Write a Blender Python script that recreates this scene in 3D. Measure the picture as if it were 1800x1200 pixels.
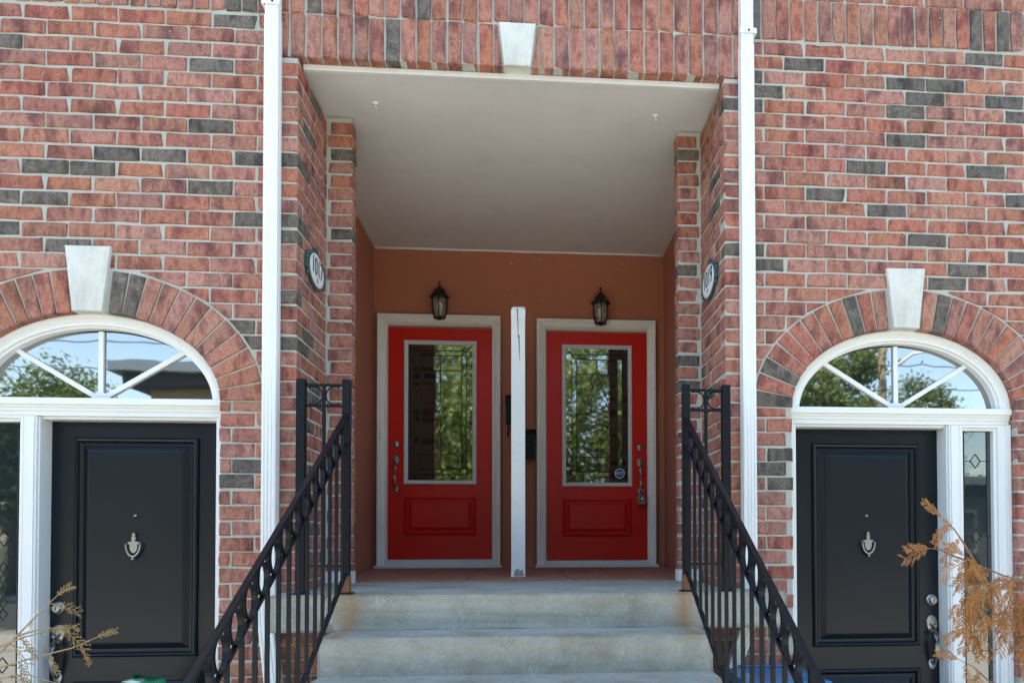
import bpy, bmesh, math, random
from mathutils import Vector, Matrix
R = math.radians
random.seed(11)
for o in list(bpy.data.objects): bpy.data.objects.remove(o)
S = bpy.context.scene
C = S.collection

# ------------------------------------------------------------------ camera
EYE, DIST = 1.55, 3.9857
cam = bpy.data.cameras.new('camera'); co = bpy.data.objects.new('camera', cam); C.objects.link(co)
cam.sensor_width = 36; cam.sensor_fit = 'HORIZONTAL'; cam.lens = 36*1319.26/1800
cam.shift_x = (900-1034.98)/1800; cam.shift_y = (916.3-600)/1800
cam.clip_start = .05; cam.clip_end = 600
YAW, PIT, ROL = .0807, .0208, .0022
fwd = Vector((math.sin(YAW)*math.cos(PIT), math.cos(YAW)*math.cos(PIT), math.sin(PIT)))
rgt = Vector((math.cos(YAW), -math.sin(YAW), 0)); upv = rgt.cross(fwd)
r2 = rgt*math.cos(ROL)+upv*math.sin(-ROL)*-1*-1; u2 = r2.cross(fwd)
co.matrix_world = Matrix(((r2.x, u2.x, -fwd.x, 0), (r2.y, u2.y, -fwd.y, -DIST), (r2.z, u2.z, -fwd.z, EYE), (0, 0, 0, 1)))
S.camera = co

# ------------------------------------------------------------------ sky, sun, exposure
SUN_EL, SUN_ROT = R(66), R(-48)
W = bpy.data.worlds.new('World'); S.world = W; W.use_nodes = True
wn = W.node_tree; bg = wn.nodes['Background']
sky = wn.nodes.new('ShaderNodeTexSky'); sky.sky_type = 'NISHITA'; sky.sun_disc = False
sky.sun_elevation = SUN_EL; sky.sun_rotation = SUN_ROT; sky.air_density = 1.0; sky.dust_density = .7; sky.ozone_density = 1.0
wn.links.new(sky.outputs[0], bg.inputs[0]); bg.inputs[1].default_value = .15
sd = Vector((math.sin(SUN_ROT)*math.cos(SUN_EL), math.cos(SUN_ROT)*math.cos(SUN_EL), math.sin(SUN_EL)))
sl = bpy.data.lights.new('sun', 'SUN'); sl.energy = 5.0; sl.angle = R(.5); sl.color = (1, .95, .87)
so = bpy.data.objects.new('sun', sl); C.objects.link(so); so.rotation_euler = sd.to_track_quat('Z', 'Y').to_euler()
S.view_settings.view_transform = 'Standard'; S.view_settings.look = 'None'
S.view_settings.exposure = 2.12; S.view_settings.gamma = 1
S.view_settings.use_white_balance = True; S.view_settings.white_balance_temperature = 7000; S.view_settings.white_balance_tint = 4   # camera set for open shade

# ------------------------------------------------------------------ material helpers
class NT:
    def __init__(s, name):
        s.m = bpy.data.materials.new(name); s.m.use_nodes = True; s.t = s.m.node_tree
        s.b = s.t.nodes['Principled BSDF']
    def n(s, typ, **kw):
        k = s.t.nodes.new(typ)
        for a, v in kw.items():
            if a.startswith('i_'): k.inputs[a[2:].replace('_', ' ')].default_value = v
            else: setattr(k, a, v)
        return k
    def l(s, a, b): s.t.links.new(a, b)
    def obj(s): return s.n('ShaderNodeTexCoord').outputs['Object']
    def noise(s, vec, scale, detail=3, rough=.55, w=None, dist=0):
        k = s.n('ShaderNodeTexNoise', noise_dimensions='4D' if w is not None else '3D')
        k.inputs['Scale'].default_value = scale; k.inputs['Detail'].default_value = detail
        k.inputs['Roughness'].default_value = rough; k.inputs['Distortion'].default_value = dist
        s.l(vec, k.inputs['Vector'])
        if w is not None: s.l(w, k.inputs['W'])
        return k.outputs['Fac']
    def ramp(s, fac, stops, interp='LINEAR'):
        k = s.n('ShaderNodeValToRGB'); e = k.color_ramp; e.interpolation = interp
        while len(e.elements) < len(stops): e.elements.new(.5)
        for i, (p, c) in enumerate(stops):
            e.elements[i].position = p; e.elements[i].color = (*c, 1) if len(c) == 3 else c
        s.l(fac, k.inputs[0]); return k.outputs[0]
    def mix(s, fac, a, b, mode='MIX'):
        k = s.n('ShaderNodeMix', data_type='RGBA', blend_type=mode)
        for inp, v in ((k.inputs[0], fac), (k.inputs[6], a), (k.inputs[7], b)):
            if isinstance(v, (int, float)): inp.default_value = v
            elif isinstance(v, tuple): inp.default_value = (*v, 1) if len(v) == 3 else v
            else: s.l(v, inp)
        return k.outputs[2]
    def math(s, op, a, b=None):
        k = s.n('ShaderNodeMath', operation=op)
        for inp, v in ((k.inputs[0], a), (k.inputs[1], b)):
            if v is None: continue
            if isinstance(v, (int, float)): inp.default_value = v
            else: s.l(v, inp)
        return k.outputs[0]
    def scale(s, vec, v):
        k = s.n('ShaderNodeMapping'); k.inputs['Scale'].default_value = v; s.l(vec, k.inputs['Vector']); return k.outputs[0]
    def bump(s, h, strength=.3, dist=.01):
        k = s.n('ShaderNodeBump'); k.inputs['Strength'].default_value = strength; k.inputs['Distance'].default_value = dist
        s.l(h, k.inputs['Height']); s.l(k.outputs[0], s.b.inputs['Normal'])
    def col(s, c):
        if isinstance(c, tuple): s.b.inputs['Base Color'].default_value = (*c, 1)
        else: s.l(c, s.b.inputs['Base Color'])
    def rough(s, r):
        if isinstance(r, (int, float)): s.b.inputs['Roughness'].default_value = r
        else: s.l(r, s.b.inputs['Roughness'])

def simple(name, c, rough=.5, metal=0, nscale=25, var=.12, bump=.1, bd=.002, spec=.5):
    t = NT(name); v = t.obj(); f = t.noise(v, nscale, 4)
    t.col(t.mix(f, tuple(x*(1-var) for x in c), tuple(min(1, x*(1+var)) for x in c)))
    t.rough(rough); t.b.inputs['Metallic'].default_value = metal; t.b.inputs['Specular IOR Level'].default_value = spec
    if bump: t.bump(t.noise(v, nscale*4, 3), bump, bd)
    return t.m

def brick_mat(name, stops, dark=False):
    t = NT(name); v = t.obj(); rnd = t.n('ShaderNodeObjectInfo').outputs['Random']
    w = t.math('MULTIPLY', rnd, 137.)
    blot = t.noise(t.scale(v, (1, .8, .45)), 13, 3, .62, w)             # firing bands across the brick
    fine = t.noise(v, 95, 5, .75, w)
    base = t.ramp(blot, stops)
    hue = t.n('ShaderNodeHueSaturation'); t.l(base, hue.inputs['Color'])
    t.l(t.math('ADD', t.math('MULTIPLY', t.math('FRACT', t.math('MULTIPLY', rnd, 7.31)), .014), .495), hue.inputs['Hue'])
    t.l(t.math('ADD', t.math('MULTIPLY', t.math('FRACT', t.math('MULTIPLY', rnd, 3.77)), .3), .86), hue.inputs['Value'])
    t.l(t.math('ADD', t.math('MULTIPLY', t.math('FRACT', t.math('MULTIPLY', rnd, 5.13)), .2), .82), hue.inputs['Saturation'])
    c = t.mix(t.ramp(fine, [(.38, (1, 1, 1)), (.52, (0, 0, 0))]), hue.outputs[0], (.68, .62, .62), 'MULTIPLY')
    lime = t.ramp(t.noise(v, 75, 3, .6, w), [(.66, (0, 0, 0)), (.71, (1, 1, 1))])
    c = t.mix(t.math('MULTIPLY', lime, .6), c, (.55, .48, .43))
    smear = t.ramp(t.noise(t.scale(v, (1, 1, 2.2)), 13, 4, .7, w), [(.56, (0, 0, 0)), (.74, (1, 1, 1))])
    c = t.mix(t.math('MULTIPLY', smear, .38), c, (.50, .36, .30))
    t.col(c); t.rough(.85); t.b.inputs['Specular IOR Level'].default_value = .25
    h = t.math('ADD', t.math('MULTIPLY', t.noise(v, 38, 5, .7, w), 1.2), t.math('MULTIPLY', fine, .6))
    t.bump(h, 1., .010)
    return t.m

M = {}
M['brick'] = brick_mat('brick_red', [(.32, (.17, .060, .056)), (.44, (.33, .115, .084)), (.53, (.48, .19, .124)), (.60, (.38, .136, .096)), (.70, (.23, .08, .07))])
M['dark'] = brick_mat('brick_dark', [(.36, (.075, .062, .055)), (.5, (.19, .155, .13)), (.62, (.10, .085, .078))])

def mortar():
    t = NT('mortar'); v = t.obj(); a = t.noise(v, 6, 4); b = t.noise(v, 160, 3, .7)
    c = t.mix(a, (.40, .40, .355), (.60, .60, .54)); c = t.mix(t.math('MULTIPLY', b, .5), c, (.28, .28, .24))
    t.col(c); t.rough(.95); t.bump(t.math('ADD', b, t.noise(v, 35, 3)), .6, .004); return t.m
M['mortar'] = mortar()

def trimmat(name, c, dirt=.25, rough=.4):
    t = NT(name); v = t.obj(); a = t.ramp(t.noise(v, 7, 5, .7), [(.45, (0, 0, 0)), (.8, (1, 1, 1))])
    t.col(t.mix(t.math('MULTIPLY', a, dirt), c, tuple(x*.72 for x in c))); t.rough(rough); return t.m
def spoutmat():
    t = NT('white_aluminium'); v = t.obj()
    st = t.ramp(t.noise(t.scale(v, (40, 40, 1.2)), 1, 5, .7), [(.48, (0, 0, 0)), (.72, (1, 1, 1))]); sp = t.ramp(t.noise(v, 45, 5, .75), [(.62, (0, 0, 0)), (.70, (1, 1, 1))])
    c = t.mix(t.math('MULTIPLY', st, .30), (.8, .81, .80), (.5, .5, .46)); c = t.mix(t.math('MULTIPLY', sp, .35), c, (.4, .38, .33))
    t.col(c); t.rough(.4); t.bump(t.noise(v, 9, 3), .15, .004); return t.m
def stonemat():
    t = NT('cast_stone'); v = t.obj(); f = t.noise(v, 90, 5, .75); a = t.noise(t.scale(v, (6, 6, 2.2)), 1.6, 5, .7)
    c = t.mix(t.ramp(a, [(.42, (0, 0, 0)), (.66, (1, 1, 1))]), (.66, .65, .60), (.52, .505, .45)); c = t.mix(t.math('MULTIPLY', t.ramp(f, [(.56, (0, 0, 0)), (.7, (1, 1, 1))]), .45), c, (.36, .35, .31))
    t.col(c); t.rough(.9); t.bump(f, .5, .003); return t.m
M['keystone'] = stonemat()
M['white'] = trimmat('white_trim', (.78, .78, .76), .15)
M['casing'] = trimmat('cream_casing', (.84, .82, .77), .4)
M['spout'] = spoutmat()
M['post'] = trimmat('white_post_paint', (.74, .75, .71), .3, .55)
M['black_door'] = simple('black_door_paint', (.0035, .007, .012), .30, nscale=3, var=.3, bump=.16, bd=.001, spec=.28)
M['iron'] = simple('black_iron', (.005, .007, .010), .4, nscale=30, var=.3, bump=.3, bd=.0015, spec=.22)
M['rust'] = simple('rusty_iron', (.16, .07, .035), .8, nscale=30, var=.5, bump=.4)
M['red'] = simple('red_door_paint', (.56, .010, .004), .4, nscale=4, var=.12, bump=.14, bd=.001, spec=.32)
M['chrome'] = simple('satin_nickel', (.30, .30, .285), .32, 1, nscale=40, var=.08, bump=.04)
M['glassframe'] = simple('grey_glass_frame', (.62, .64, .64), .45, nscale=20, var=.06, bump=.05)
M['lead'] = simple('lead_caming', (.055, .052, .05), .38, .7, nscale=60, var=.2, bump=.1)
M['teal'] = simple('teal_plaque_paint', (.03, .075, .085), .35, nscale=60, var=.4, bump=.2)
M['plaque'] = simple('white_plaque_face', (.78, .78, .76), .4, nscale=30, var=.04, bump=.03)
M['ink'] = simple('black_lettering', (.012, .014, .016), .4, var=.1, bump=0)
M['bronze'] = simple('dark_bronze', (.022, .018, .014), .42, .4, nscale=60, var=.4, bump=.25)
M['bulb'] = simple('frosted_bulb', (.8, .8, .78), .3, var=.02, bump=0)
M['blue'] = simple('blue_plastic', (.05, .15, .29), .25, nscale=12, var=.15, bump=.1)
M['stickerblue'] = simple('blue_sticker', (.02, .08, .32), .4, var=.05, bump=0)
M['grey'] = simple('weathered_grey_wood', (.26, .26, .25), .85, nscale=30, var=.25, bump=.3)
M['branch'] = simple('dead_twig_bark', (.24, .13, .075), .9, nscale=60, var=.3, bump=.3)
M['twigpale'] = simple('pale_dry_twig', (.36, .24, .14), .9, nscale=60, var=.3, bump=.3)
M['trunk'] = simple('tree_bark', (.12, .085, .06), .95, nscale=14, var=.4, bump=.6, bd=.02)
M['roof'] = simple('dark_shingle', (.045, .045, .05), .9, nscale=12, var=.3, bump=.4, bd=.01)
M['darkwin'] = simple('dark_house_window', (.05, .06, .07), .1, var=.1, bump=0)
M['siding'] = simple('tan_siding', (.36, .26, .17), .8, nscale=5, var=.15, bump=.1)
M['bluegrey'] = simple('blue_grey_siding', (.16, .2, .24), .8, nscale=5, var=.1, bump=.1)
M['slate'] = simple('slate_grey_siding', (.12, .13, .14), .8, nscale=5, var=.15, bump=.1)
M['pole'] = simple('utility_pole_wood', (.22, .17, .12), .9, nscale=20, var=.25, bump=.3)
M['wire'] = simple('wire_black', (.03, .03, .03), .6, var=.1, bump=0)
M['asphalt'] = simple('asphalt', (.055, .055, .055), .9, nscale=40, var=.3, bump=.4, bd=.006)
M['kerb'] = simple('kerb_concrete', (.44, .43, .40), .9, nscale=20, var=.15, bump=.3)

def foliage(name, c0, c1, transl=.25):
    t = NT(name); rnd = t.n('ShaderNodeNewGeometry').outputs['Random Per Island']; v = t.obj()
    f = t.math('ADD', t.math('MULTIPLY', rnd, .6), t.math('MULTIPLY', t.noise(v, 1.5, 2), .4))
    t.col(t.mix(f, c0, c1)); t.rough(.6); t.b.inputs['Specular IOR Level'].default_value = .3
    t.b.inputs['Subsurface Weight'].default_value = 0
    if transl:
        o = t.t.nodes['Material Output']; tr = t.n('ShaderNodeBsdfTranslucent'); mx = t.n('ShaderNodeMixShader'); mx.inputs[0].default_value = transl
        t.l(t.mix(f, c0, c1), tr.inputs[0]); t.l(t.b.outputs[0], mx.inputs[1]); t.l(tr.outputs[0], mx.inputs[2]); t.l(mx.outputs[0], o.inputs[0])
    return t.m
M['leaf'] = foliage('maple_leaf', (.07, .12, .025), (.21, .25, .075), .35)
M['cedar'] = foliage('dead_cedar_leaf', (.26, .10, .028), (.58, .28, .09), .25)
M['cedarpale'] = foliage('dry_olive_cedar_leaf', (.18, .12, .045), (.42, .28, .12), .2)
M['cedarred'] = foliage('rust_red_cedar_leaf', (.22, .06, .02), (.38, .13, .05), .1)

def stucco():
    t = NT('stucco_terracotta'); v = t.obj(); a = t.noise(v, 1.7, 4); b = t.noise(v, 260, 3, .7); d = t.noise(v, 12, 4, .6)
    c = t.mix(a, (.43, .155, .092), (.52, .195, .12)); c = t.mix(t.math('MULTIPLY', b, .35), c, (.22, .08, .045))
    c = t.mix(t.math('MULTIPLY', t.ramp(d, [(.55, (0, 0, 0)), (.8, (1, 1, 1))]), .25), c, (.33, .12, .07))
    t.col(c); t.rough(.9); t.bump(t.math('ADD', b, t.math('MULTIPLY', d, .6)), .35, .004); return t.m
M['stucco'] = stucco()
def ceilm():
    t = NT('ceiling_paint'); v = t.obj(); a = t.noise(v, 1.2, 4); b = t.noise(v, 220, 3, .7)
    c = t.mix(a, (.62, .615, .60), (.72, .715, .70)); c = t.mix(t.math('MULTIPLY', t.ramp(t.noise(v, 5, 6, .7), [(.5, (0, 0, 0)), (.75, (1, 1, 1))]), .22), c, (.42, .39, .34)); c = t.mix(t.math('MULTIPLY', b, .25), c, (.5, .48, .44))
    t.col(c); t.rough(.85); t.bump(t.math('ADD', b, t.math('MULTIPLY', t.noise(v, 14, 4), 1.5)), .3, .004); return t.m
M['ceiling'] = ceilm()
def concrete():
    t = NT('step_concrete'); v = t.obj()
    a = t.noise(v, 3.2, 6, .7); b = t.noise(v, 150, 4, .75); d = t.noise(v, 16, 6, .75)
    c = t.ramp(a, [(.30, (.23, .215, .165)), (.48, (.335, .325, .275)), (.68, (.40, .395, .35))])
    c = t.mix(t.math('MULTIPLY', t.ramp(d, [(.57, (0, 0, 0)), (.64, (1, 1, 1))]), .38), c, (.50, .52, .50))
    c = t.mix(t.math('MULTIPLY', t.ramp(t.noise(v, 5, 4, .6), [(.54, (0, 0, 0)), (.74, (1, 1, 1))]), .45), c, (.23, .19, .13))
    c = t.mix(t.math('MULTIPLY', t.ramp(b, [(.54, (0, 0, 0)), (.66, (1, 1, 1))]), .6), c, (.12, .115, .10))
    vo = t.n('ShaderNodeTexVoronoi', feature='DISTANCE_TO_EDGE'); vo.inputs['Scale'].default_value = 1.15
    wv = t.n('ShaderNodeVectorMath', operation='ADD'); t.l(v, wv.inputs[0])
    nz = t.n('ShaderNodeTexNoise'); nz.inputs['Scale'].default_value = 5; t.l(v, nz.inputs['Vector'])
    sc = t.n('ShaderNodeVectorMath', operation='SCALE'); sc.inputs['Scale'].default_value = .22; t.l(nz.outputs['Color'], sc.inputs[0]); t.l(sc.outputs[0], wv.inputs[1])
    t.l(wv.outputs[0], vo.inputs['Vector'])
    crack = t.ramp(vo.outputs['Distance'], [(0, (1, 1, 1)), (.006, (0, 0, 0))])
    c = t.mix(t.math('MULTIPLY', crack, .0), c, (.08, .08, .07))
    sx = t.n('ShaderNodeSeparateXYZ'); t.l(v, sx.inputs[0]); zm = t.math('GREATER_THAN', sx.outputs[2], 1.10); ym = t.math('LESS_THAN', sx.outputs[1], -.18)
    for x0, wd in ((-.872, .075), (.775, .085)):
        m = t.math('SUBTRACT', 1., t.math('DIVIDE', t.math('ABSOLUTE', t.math('ADD', t.math('SUBTRACT', sx.outputs[0], x0), t.math('MULTIPLY', t.math('SUBTRACT', t.noise(v, 9, 3), .5), .08))), wd))
        m = t.math('MULTIPLY', t.math('MAXIMUM', m, 0.), t.math('MULTIPLY', t.math('MULTIPLY', zm, ym), t.math('ADD', t.noise(t.scale(v, (1, 1, .25)), 30, 3), .15)))
        c = t.mix(t.math('MINIMUM', t.math('MULTIPLY', m, 1.1), .8), c, (.30, .17, .075))
    t.col(c); t.rough(.9); t.bump(t.math('ADD', t.math('ADD', b, t.math('MULTIPLY', d, .8)), t.math('MULTIPLY', crack, 0.)), .5, .006); return t.m
M['concrete'] = concrete()
M['tile'] = simple('terracotta_tile', (.30, .13, .085), .6, nscale=14, var=.25, bump=.2)
M['grout'] = simple('grout', (.3, .29, .27), .9, nscale=40, var=.15, bump=.2)

def glass(name, tint, hammered=0., ior=2.2):
    t = NT(name); t.col(tint); t.rough(.02); t.b.inputs['IOR'].default_value = ior
    v = t.obj()
    if hammered: t.bump(t.math('ADD', t.noise(v, 42, 2, .5), t.math('MULTIPLY', t.noise(v, 120, 2), .3)), hammered, .004)
    else: t.bump(t.noise(v, 3.2, 2), .05, .01)
    return t.m
M['glass'] = glass('window_glass', (.010, .014, .016), 0, 3.7)
M['bevelglass'] = glass('hammered_door_glass', (.012, .014, .013), .010, 3.3)
M['clearbevel'] = glass('bevelled_door_glass', (.012, .014, .013), .004, 3.2)
M['sideglass'] = glass('sidelight_glass', (.012, .022, .024), .012, 2.1)
def lampglass():
    t = NT('lantern_glass'); t.col((.50, .46, .38)); t.rough(.1); t.b.inputs['IOR'].default_value = 1.5
    t.b.inputs['Alpha'].default_value = .38; return t.m
M['lampglass'] = lampglass()
def bagm():
    t = NT('green_plastic_bag'); v = t.obj(); s = t.ramp(t.noise(t.scale(v, (1, 1, 6)), 6, 2), [(.62, (0, 0, 0)), (.66, (1, 1, 1))])
    t.col(t.mix(s, (.01, .15, .06), (.55, .6, .55))); t.rough(.3); t.bump(t.noise(v, 18, 4), .5, .02); return t.m
M['bag'] = bagm()
def brickpanel():
    t = NT('far_brickwork'); v = t.obj(); sx = t.n('ShaderNodeSeparateXYZ'); t.l(v, sx.inputs[0])
    cx = t.n('ShaderNodeCombineXYZ'); t.l(t.math('ADD', sx.outputs[0], sx.outputs[1]), cx.inputs[0]); t.l(sx.outputs[2], cx.inputs[1])
    b = t.n('ShaderNodeTexBrick'); b.inputs['Scale'].default_value = 1; b.inputs['Mortar Size'].default_value = .005
    b.inputs['Brick Width'].default_value = .232; b.inputs['Row Height'].default_value = .08; b.inputs['Bias'].default_value = -.3
    b.inputs['Color1'].default_value = (.38, .135, .10, 1); b.inputs['Color2'].default_value = (.25, .09, .08, 1); b.inputs['Mortar'].default_value = (.48, .47, .43, 1)
    t.l(cx.outputs[0], b.inputs['Vector']); t.col(t.mix(.3, b.outputs['Color'], t.ramp(t.noise(v, 60, 3), [(.3, (.2, .06, .05)), (.7, (.4, .13, .09))])))
    t.rough(.9); t.bump(b.outputs['Fac'], -.6, .006); return t.m
M['brickpanel'] = brickpanel()
def lawn():
    t = NT('ground_soil_grass'); v = t.obj(); a = t.noise(v, .4, 5); b = t.noise(v, 30, 4, .7)
    c = t.mix(t.ramp(a, [(.4, (0, 0, 0)), (.6, (1, 1, 1))]), (.055, .085, .025), (.11, .095, .055)); c = t.mix(t.math('MULTIPLY', b, .5), c, (.04, .05, .02))
    t.col(c); t.rough(.95); t.bump(b, .6, .03); return t.m
M['lawn'] = lawn()

# ------------------------------------------------------------------ mesh helpers
def obj(name, bm, mat=None, parent=None, smooth=False, recalc=True):
    if recalc: bmesh.ops.recalc_face_normals(bm, faces=bm.faces)
    me = bpy.data.meshes.new(name); bm.to_mesh(me); bm.free()
    if mat: me.materials.append(M[mat] if isinstance(mat, str) else mat)
    if smooth: me.polygons.foreach_set('use_smooth', [True]*len(me.polygons))
    return link(name, me, parent)
def link(name, me, parent=None):
    o = bpy.data.objects.new(name, me); C.objects.link(o)
    if parent: o.parent = parent
    return o
def tag(o, label=None, cat=None, group=None, kind=None):
    for k, v in (('label', label), ('category', cat), ('group', group), ('kind', kind)):
        if v: o[k] = v
    return o
def thing(name, label, cat, loc=(0, 0, 0), group=None):
    o = bpy.data.objects.new(name, None); C.objects.link(o); o.location = loc; o.empty_display_size = .1
    return tag(o, label, cat, group)
def box(bm, x0, x1, y0, y1, z0, z1, bev=0):
    r = bmesh.ops.create_cube(bm, size=1)
    for v in r['verts']: v.co = Vector(((x0+x1)/2+v.co.x*(x1-x0), (y0+y1)/2+v.co.y*(y1-y0), (z0+z1)/2+v.co.z*(z1-z0)))
    if bev:
        es = list({e for v in r['verts'] for e in v.link_edges})
        bmesh.ops.bevel(bm, geom=es, offset=bev, segments=2, affect='EDGES', profile=.6)
    return bm
def BX(*a, **k): return box(bmesh.new(), *a, **k)
def faces(bm, pts, fs):
    vs = [bm.verts.new(p) for p in pts]
    for f in fs:
        try: bm.faces.new([vs[i] for i in f])
        except ValueError: pass
    return vs
def prism(bm, poly, y0, y1, inset=0, bev=.004):
    """polygon in XZ, extruded from y0 (front) to y1; front edge chamfered by inset"""
    n = len(poly); cx = sum(p[0] for p in poly)/n; cz = sum(p[1] for p in poly)/n
    rings = []
    if inset:
        pin = []
        for x, z in poly:
            d = math.hypot(x-cx, z-cz) or 1; k = max(.3, 1-inset*1.4/d); pin.append((cx+(x-cx)*k, cz+(z-cz)*k))
        rings.append([bm.verts.new((x, y0, z)) for x, z in pin]); rings.append([bm.verts.new((x, y0+bev, z)) for x, z in poly])
    else: rings.append([bm.verts.new((x, y0, z)) for x, z in poly])
    rings.append([bm.verts.new((x, y1, z)) for x, z in poly])
    bm.faces.new(rings[0]); bm.faces.new(list(reversed(rings[-1])))
    for a, b in zip(rings, rings[1:]):
        for i in range(n): bm.faces.new((a[i], a[(i+1) % n], b[(i+1) % n], b[i]))
    return bm
def loft(bm, rings, closed=True, cap=False):
    vs = [[bm.verts.new(p) for p in r] for r in rings]
    for a, b in zip(vs, vs[1:]):
        n = len(a)
        for i in range(n if closed else n-1): bm.faces.new((a[i], a[(i+1) % n], b[(i+1) % n], b[i]))
    if cap:
        bm.faces.new(list(reversed(vs[0]))); bm.faces.new(vs[-1])
    return bm
def rectframe(bm, x0, x1, z0, z1, prof):
    """moulding: prof = [(inset, y)...] round a rectangle"""
    return loft(bm, [[(x0+d, y, z0+d), (x1-d, y, z0+d), (x1-d, y, z1-d), (x0+d, y, z1-d)] for d, y in prof])
def doorcase(bm, x0, x1, z0, z1, prof):
    """three-sided casing, open at the bottom"""
    return loft(bm, [[(x0+d, y, z0), (x0+d, y, z1-d), (x1-d, y, z1-d), (x1-d, y, z0)] for d, y in prof], closed=False)
def tube(bm, pts, r, n=8, cap=True):
    pts = [Vector(p) for p in pts]; rr = r if isinstance(r, (list, tuple)) else [r]*len(pts); rings = []
    ref = Vector((0, 0, 1))
    for i, p in enumerate(pts):
        d = (pts[min(i+1, len(pts)-1)]-pts[max(i-1, 0)]).normalized()
        a = d.cross(ref)
        if a.length < .05: a = d.cross(Vector((1, 0, 0)))
        a.normalize(); b = d.cross(a)
        rings.append([p+(a*math.cos(t)+b*math.sin(t))*rr[i] for t in (2*math.pi*k/n for k in range(n))])
    return loft(bm, rings, cap=cap)
def bar(bm, p0, p1, w, h, side=Vector((1, 0, 0))):
    p0, p1 = Vector(p0), Vector(p1); d = (p1-p0).normalized(); s = (side-d*side.dot(d)).normalized(); t = d.cross(s)
    q = [s*w/2+t*h/2, -s*w/2+t*h/2, -s*w/2-t*h/2, s*w/2-t*h/2]
    return loft(bm, [[p0+k for k in q], [p1+k for k in q]], cap=True)
def lathe(bm, prof, c=(0, 0, 0), n=16, axis='z'):
    rings = []
    for r, h in prof:
        ring = []
        for k in range(n):
            a = 2*math.pi*k/n; x, y = r*math.cos(a), r*math.sin(a)
            ring.append((c[0]+x, c[1]+y, c[2]+h) if axis == 'z' else (c[0]+x, c[1]+h, c[2]+y) if axis == 'y' else (c[0]+h, c[1]+x, c[2]+y))
        rings.append(ring)
    return loft(bm, rings, cap=True)
def ell(c, zs, a, b, n=48, t0=0, t1=math.pi):
    return [(c+a*math.cos(t0+(t1-t0)*i/n), zs+b*math.sin(t0+(t1-t0)*i/n)) for i in range(n+1)]
def textmesh(body, size, extrude=.001):
    cu = bpy.data.curves.new('lettering', 'FONT'); cu.body = body; cu.size = size; cu.extrude = extrude; cu.align_x = 'CENTER'; cu.align_y = 'CENTER'
    o = bpy.data.objects.new('lettering_tmp', cu); C.objects.link(o)
    dg = bpy.context.evaluated_depsgraph_get(); me = bpy.data.meshes.new_from_object(o.evaluated_get(dg))
    bpy.data.objects.remove(o); return me

# ------------------------------------------------------------------ bricks
BC = {}
def brick_mesh(lx, ly, lz, dark, var, full):
    key = (round(lx, 3), round(ly, 3), round(lz, 3), dark, var, full)
    if key in BC: return BC[key]
    rg = random.Random(hash(key) & 0xffff)
    bm = bmesh.new(); bmesh.ops.create_cube(bm, size=1)
    for v in bm.verts: v.co = Vector((v.co.x*lx, v.co.y*ly, v.co.z*lz))
    if not full:
        bmesh.ops.delete(bm, geom=[f for f in bm.faces if f.normal.y > .9], context='FACES_ONLY')
        ax = 0 if lx > lz else 2; L = max(lx, lz)
        for k in (-.43, 0, .43):
            no = (1, 0, 0) if ax == 0 else (0, 0, 1); pc = (k*L, 0, 0) if ax == 0 else (0, 0, k*L)
            bmesh.ops.bisect_plane(bm, geom=bm.verts[:]+bm.edges[:]+bm.faces[:], plane_co=pc, plane_no=no)
        es = [e for e in bm.edges if len(e.link_faces) == 2 and e.calc_face_angle(0) > 1 and all(v.co.y < 0 for v in e.verts)]
    else: es = bm.edges[:]
    bmesh.ops.bevel(bm, geom=es, offset=.0055, segments=1, affect='EDGES')
    for v in bm.verts:
        fr = v.co.y < 0
        v.co += Vector((rg.uniform(-1, 1)*.0028, rg.uniform(-1, 1)*.0025 if fr else 0, rg.uniform(-1, 1)*.0030))
    if rg.random() < .3:                                               # a worn corner
        sx, sz = rg.choice((-1, 1)), rg.choice((-1, 1)); k = rg.uniform(.006, .016)
        for v in bm.verts:
            if (v.co.x*sx > lx*.44 and v.co.z*sz > lz*.3) if lx > lz else (v.co.z*sz > lz*.44 and v.co.x*sx > lx*.3): v.co.x -= sx*k*.45; v.co.z -= sz*k*.4; v.co.y += .003
    bmesh.ops.recalc_face_normals(bm, faces=bm.faces)
    if not full:
        bm.faces.ensure_lookup_table()
        f = min(bm.faces, key=lambda q: q.calc_center_median().y)
        if f.normal.y > 0: bmesh.ops.reverse_faces(bm, faces=bm.faces)
    me = bpy.data.meshes.new('brick'); bm.to_mesh(me); bm.free(); me.materials.append(M['dark' if dark else 'brick'])
    BC[key] = me; return me
BR = random.Random(5)
def px2wall(u, v, Y=0.):
    a, b = (u-1034.98)/1319.26, -(v-916.3)/1319.26
    d = fwd+r2*a+u2*b; k = (Y+DIST)/d.y; return d.x*k, EYE+d.z*k
DARK0 = [px2wall(*p) for p in ((377, 27), (37, 68), (405, 109), (405, 218), (370, 243), (237, 267), (320, 269), (37, 292), (122, 292), (287, 295), (403, 327), (33, 347), (107, 348), (30, 398), (453, 273),
    (452, 382), (33, 407), (157, 427), (445, 573), (452, 602), (420, 832), (510, 277), (510, 385), (508, 410), (507, 522), (507, 605), (1717, 98), (1402, 110), (1590, 143), (1660, 145), (1347, 158),
    (1620, 168), (1757, 174), (1332, 132), (1333, 182), (1592, 192), (1785, 200), (1592, 243), (1522, 295), (1733, 298), (1453, 340), (1555, 365), (1787, 350), (1625, 418), (1785, 448), (1675, 468), (1350, 462),
    (1337, 437), (1657, 493), (1370, 793), (1380, 825), (1372, 853), (1285, 180), (1288, 435), (403, 5), (427, 5), (542, 10), (737, 10), (948, 20), (682, 70), (948, 85), (1337, 33), (1712, 50), (1758, 50))]
DARK1 = [px2wall(*p, .56) for p in ((597, 268), (593, 412), (1214, 267), (1216, 474), (1213, 634), (1216, 676))]
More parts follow.
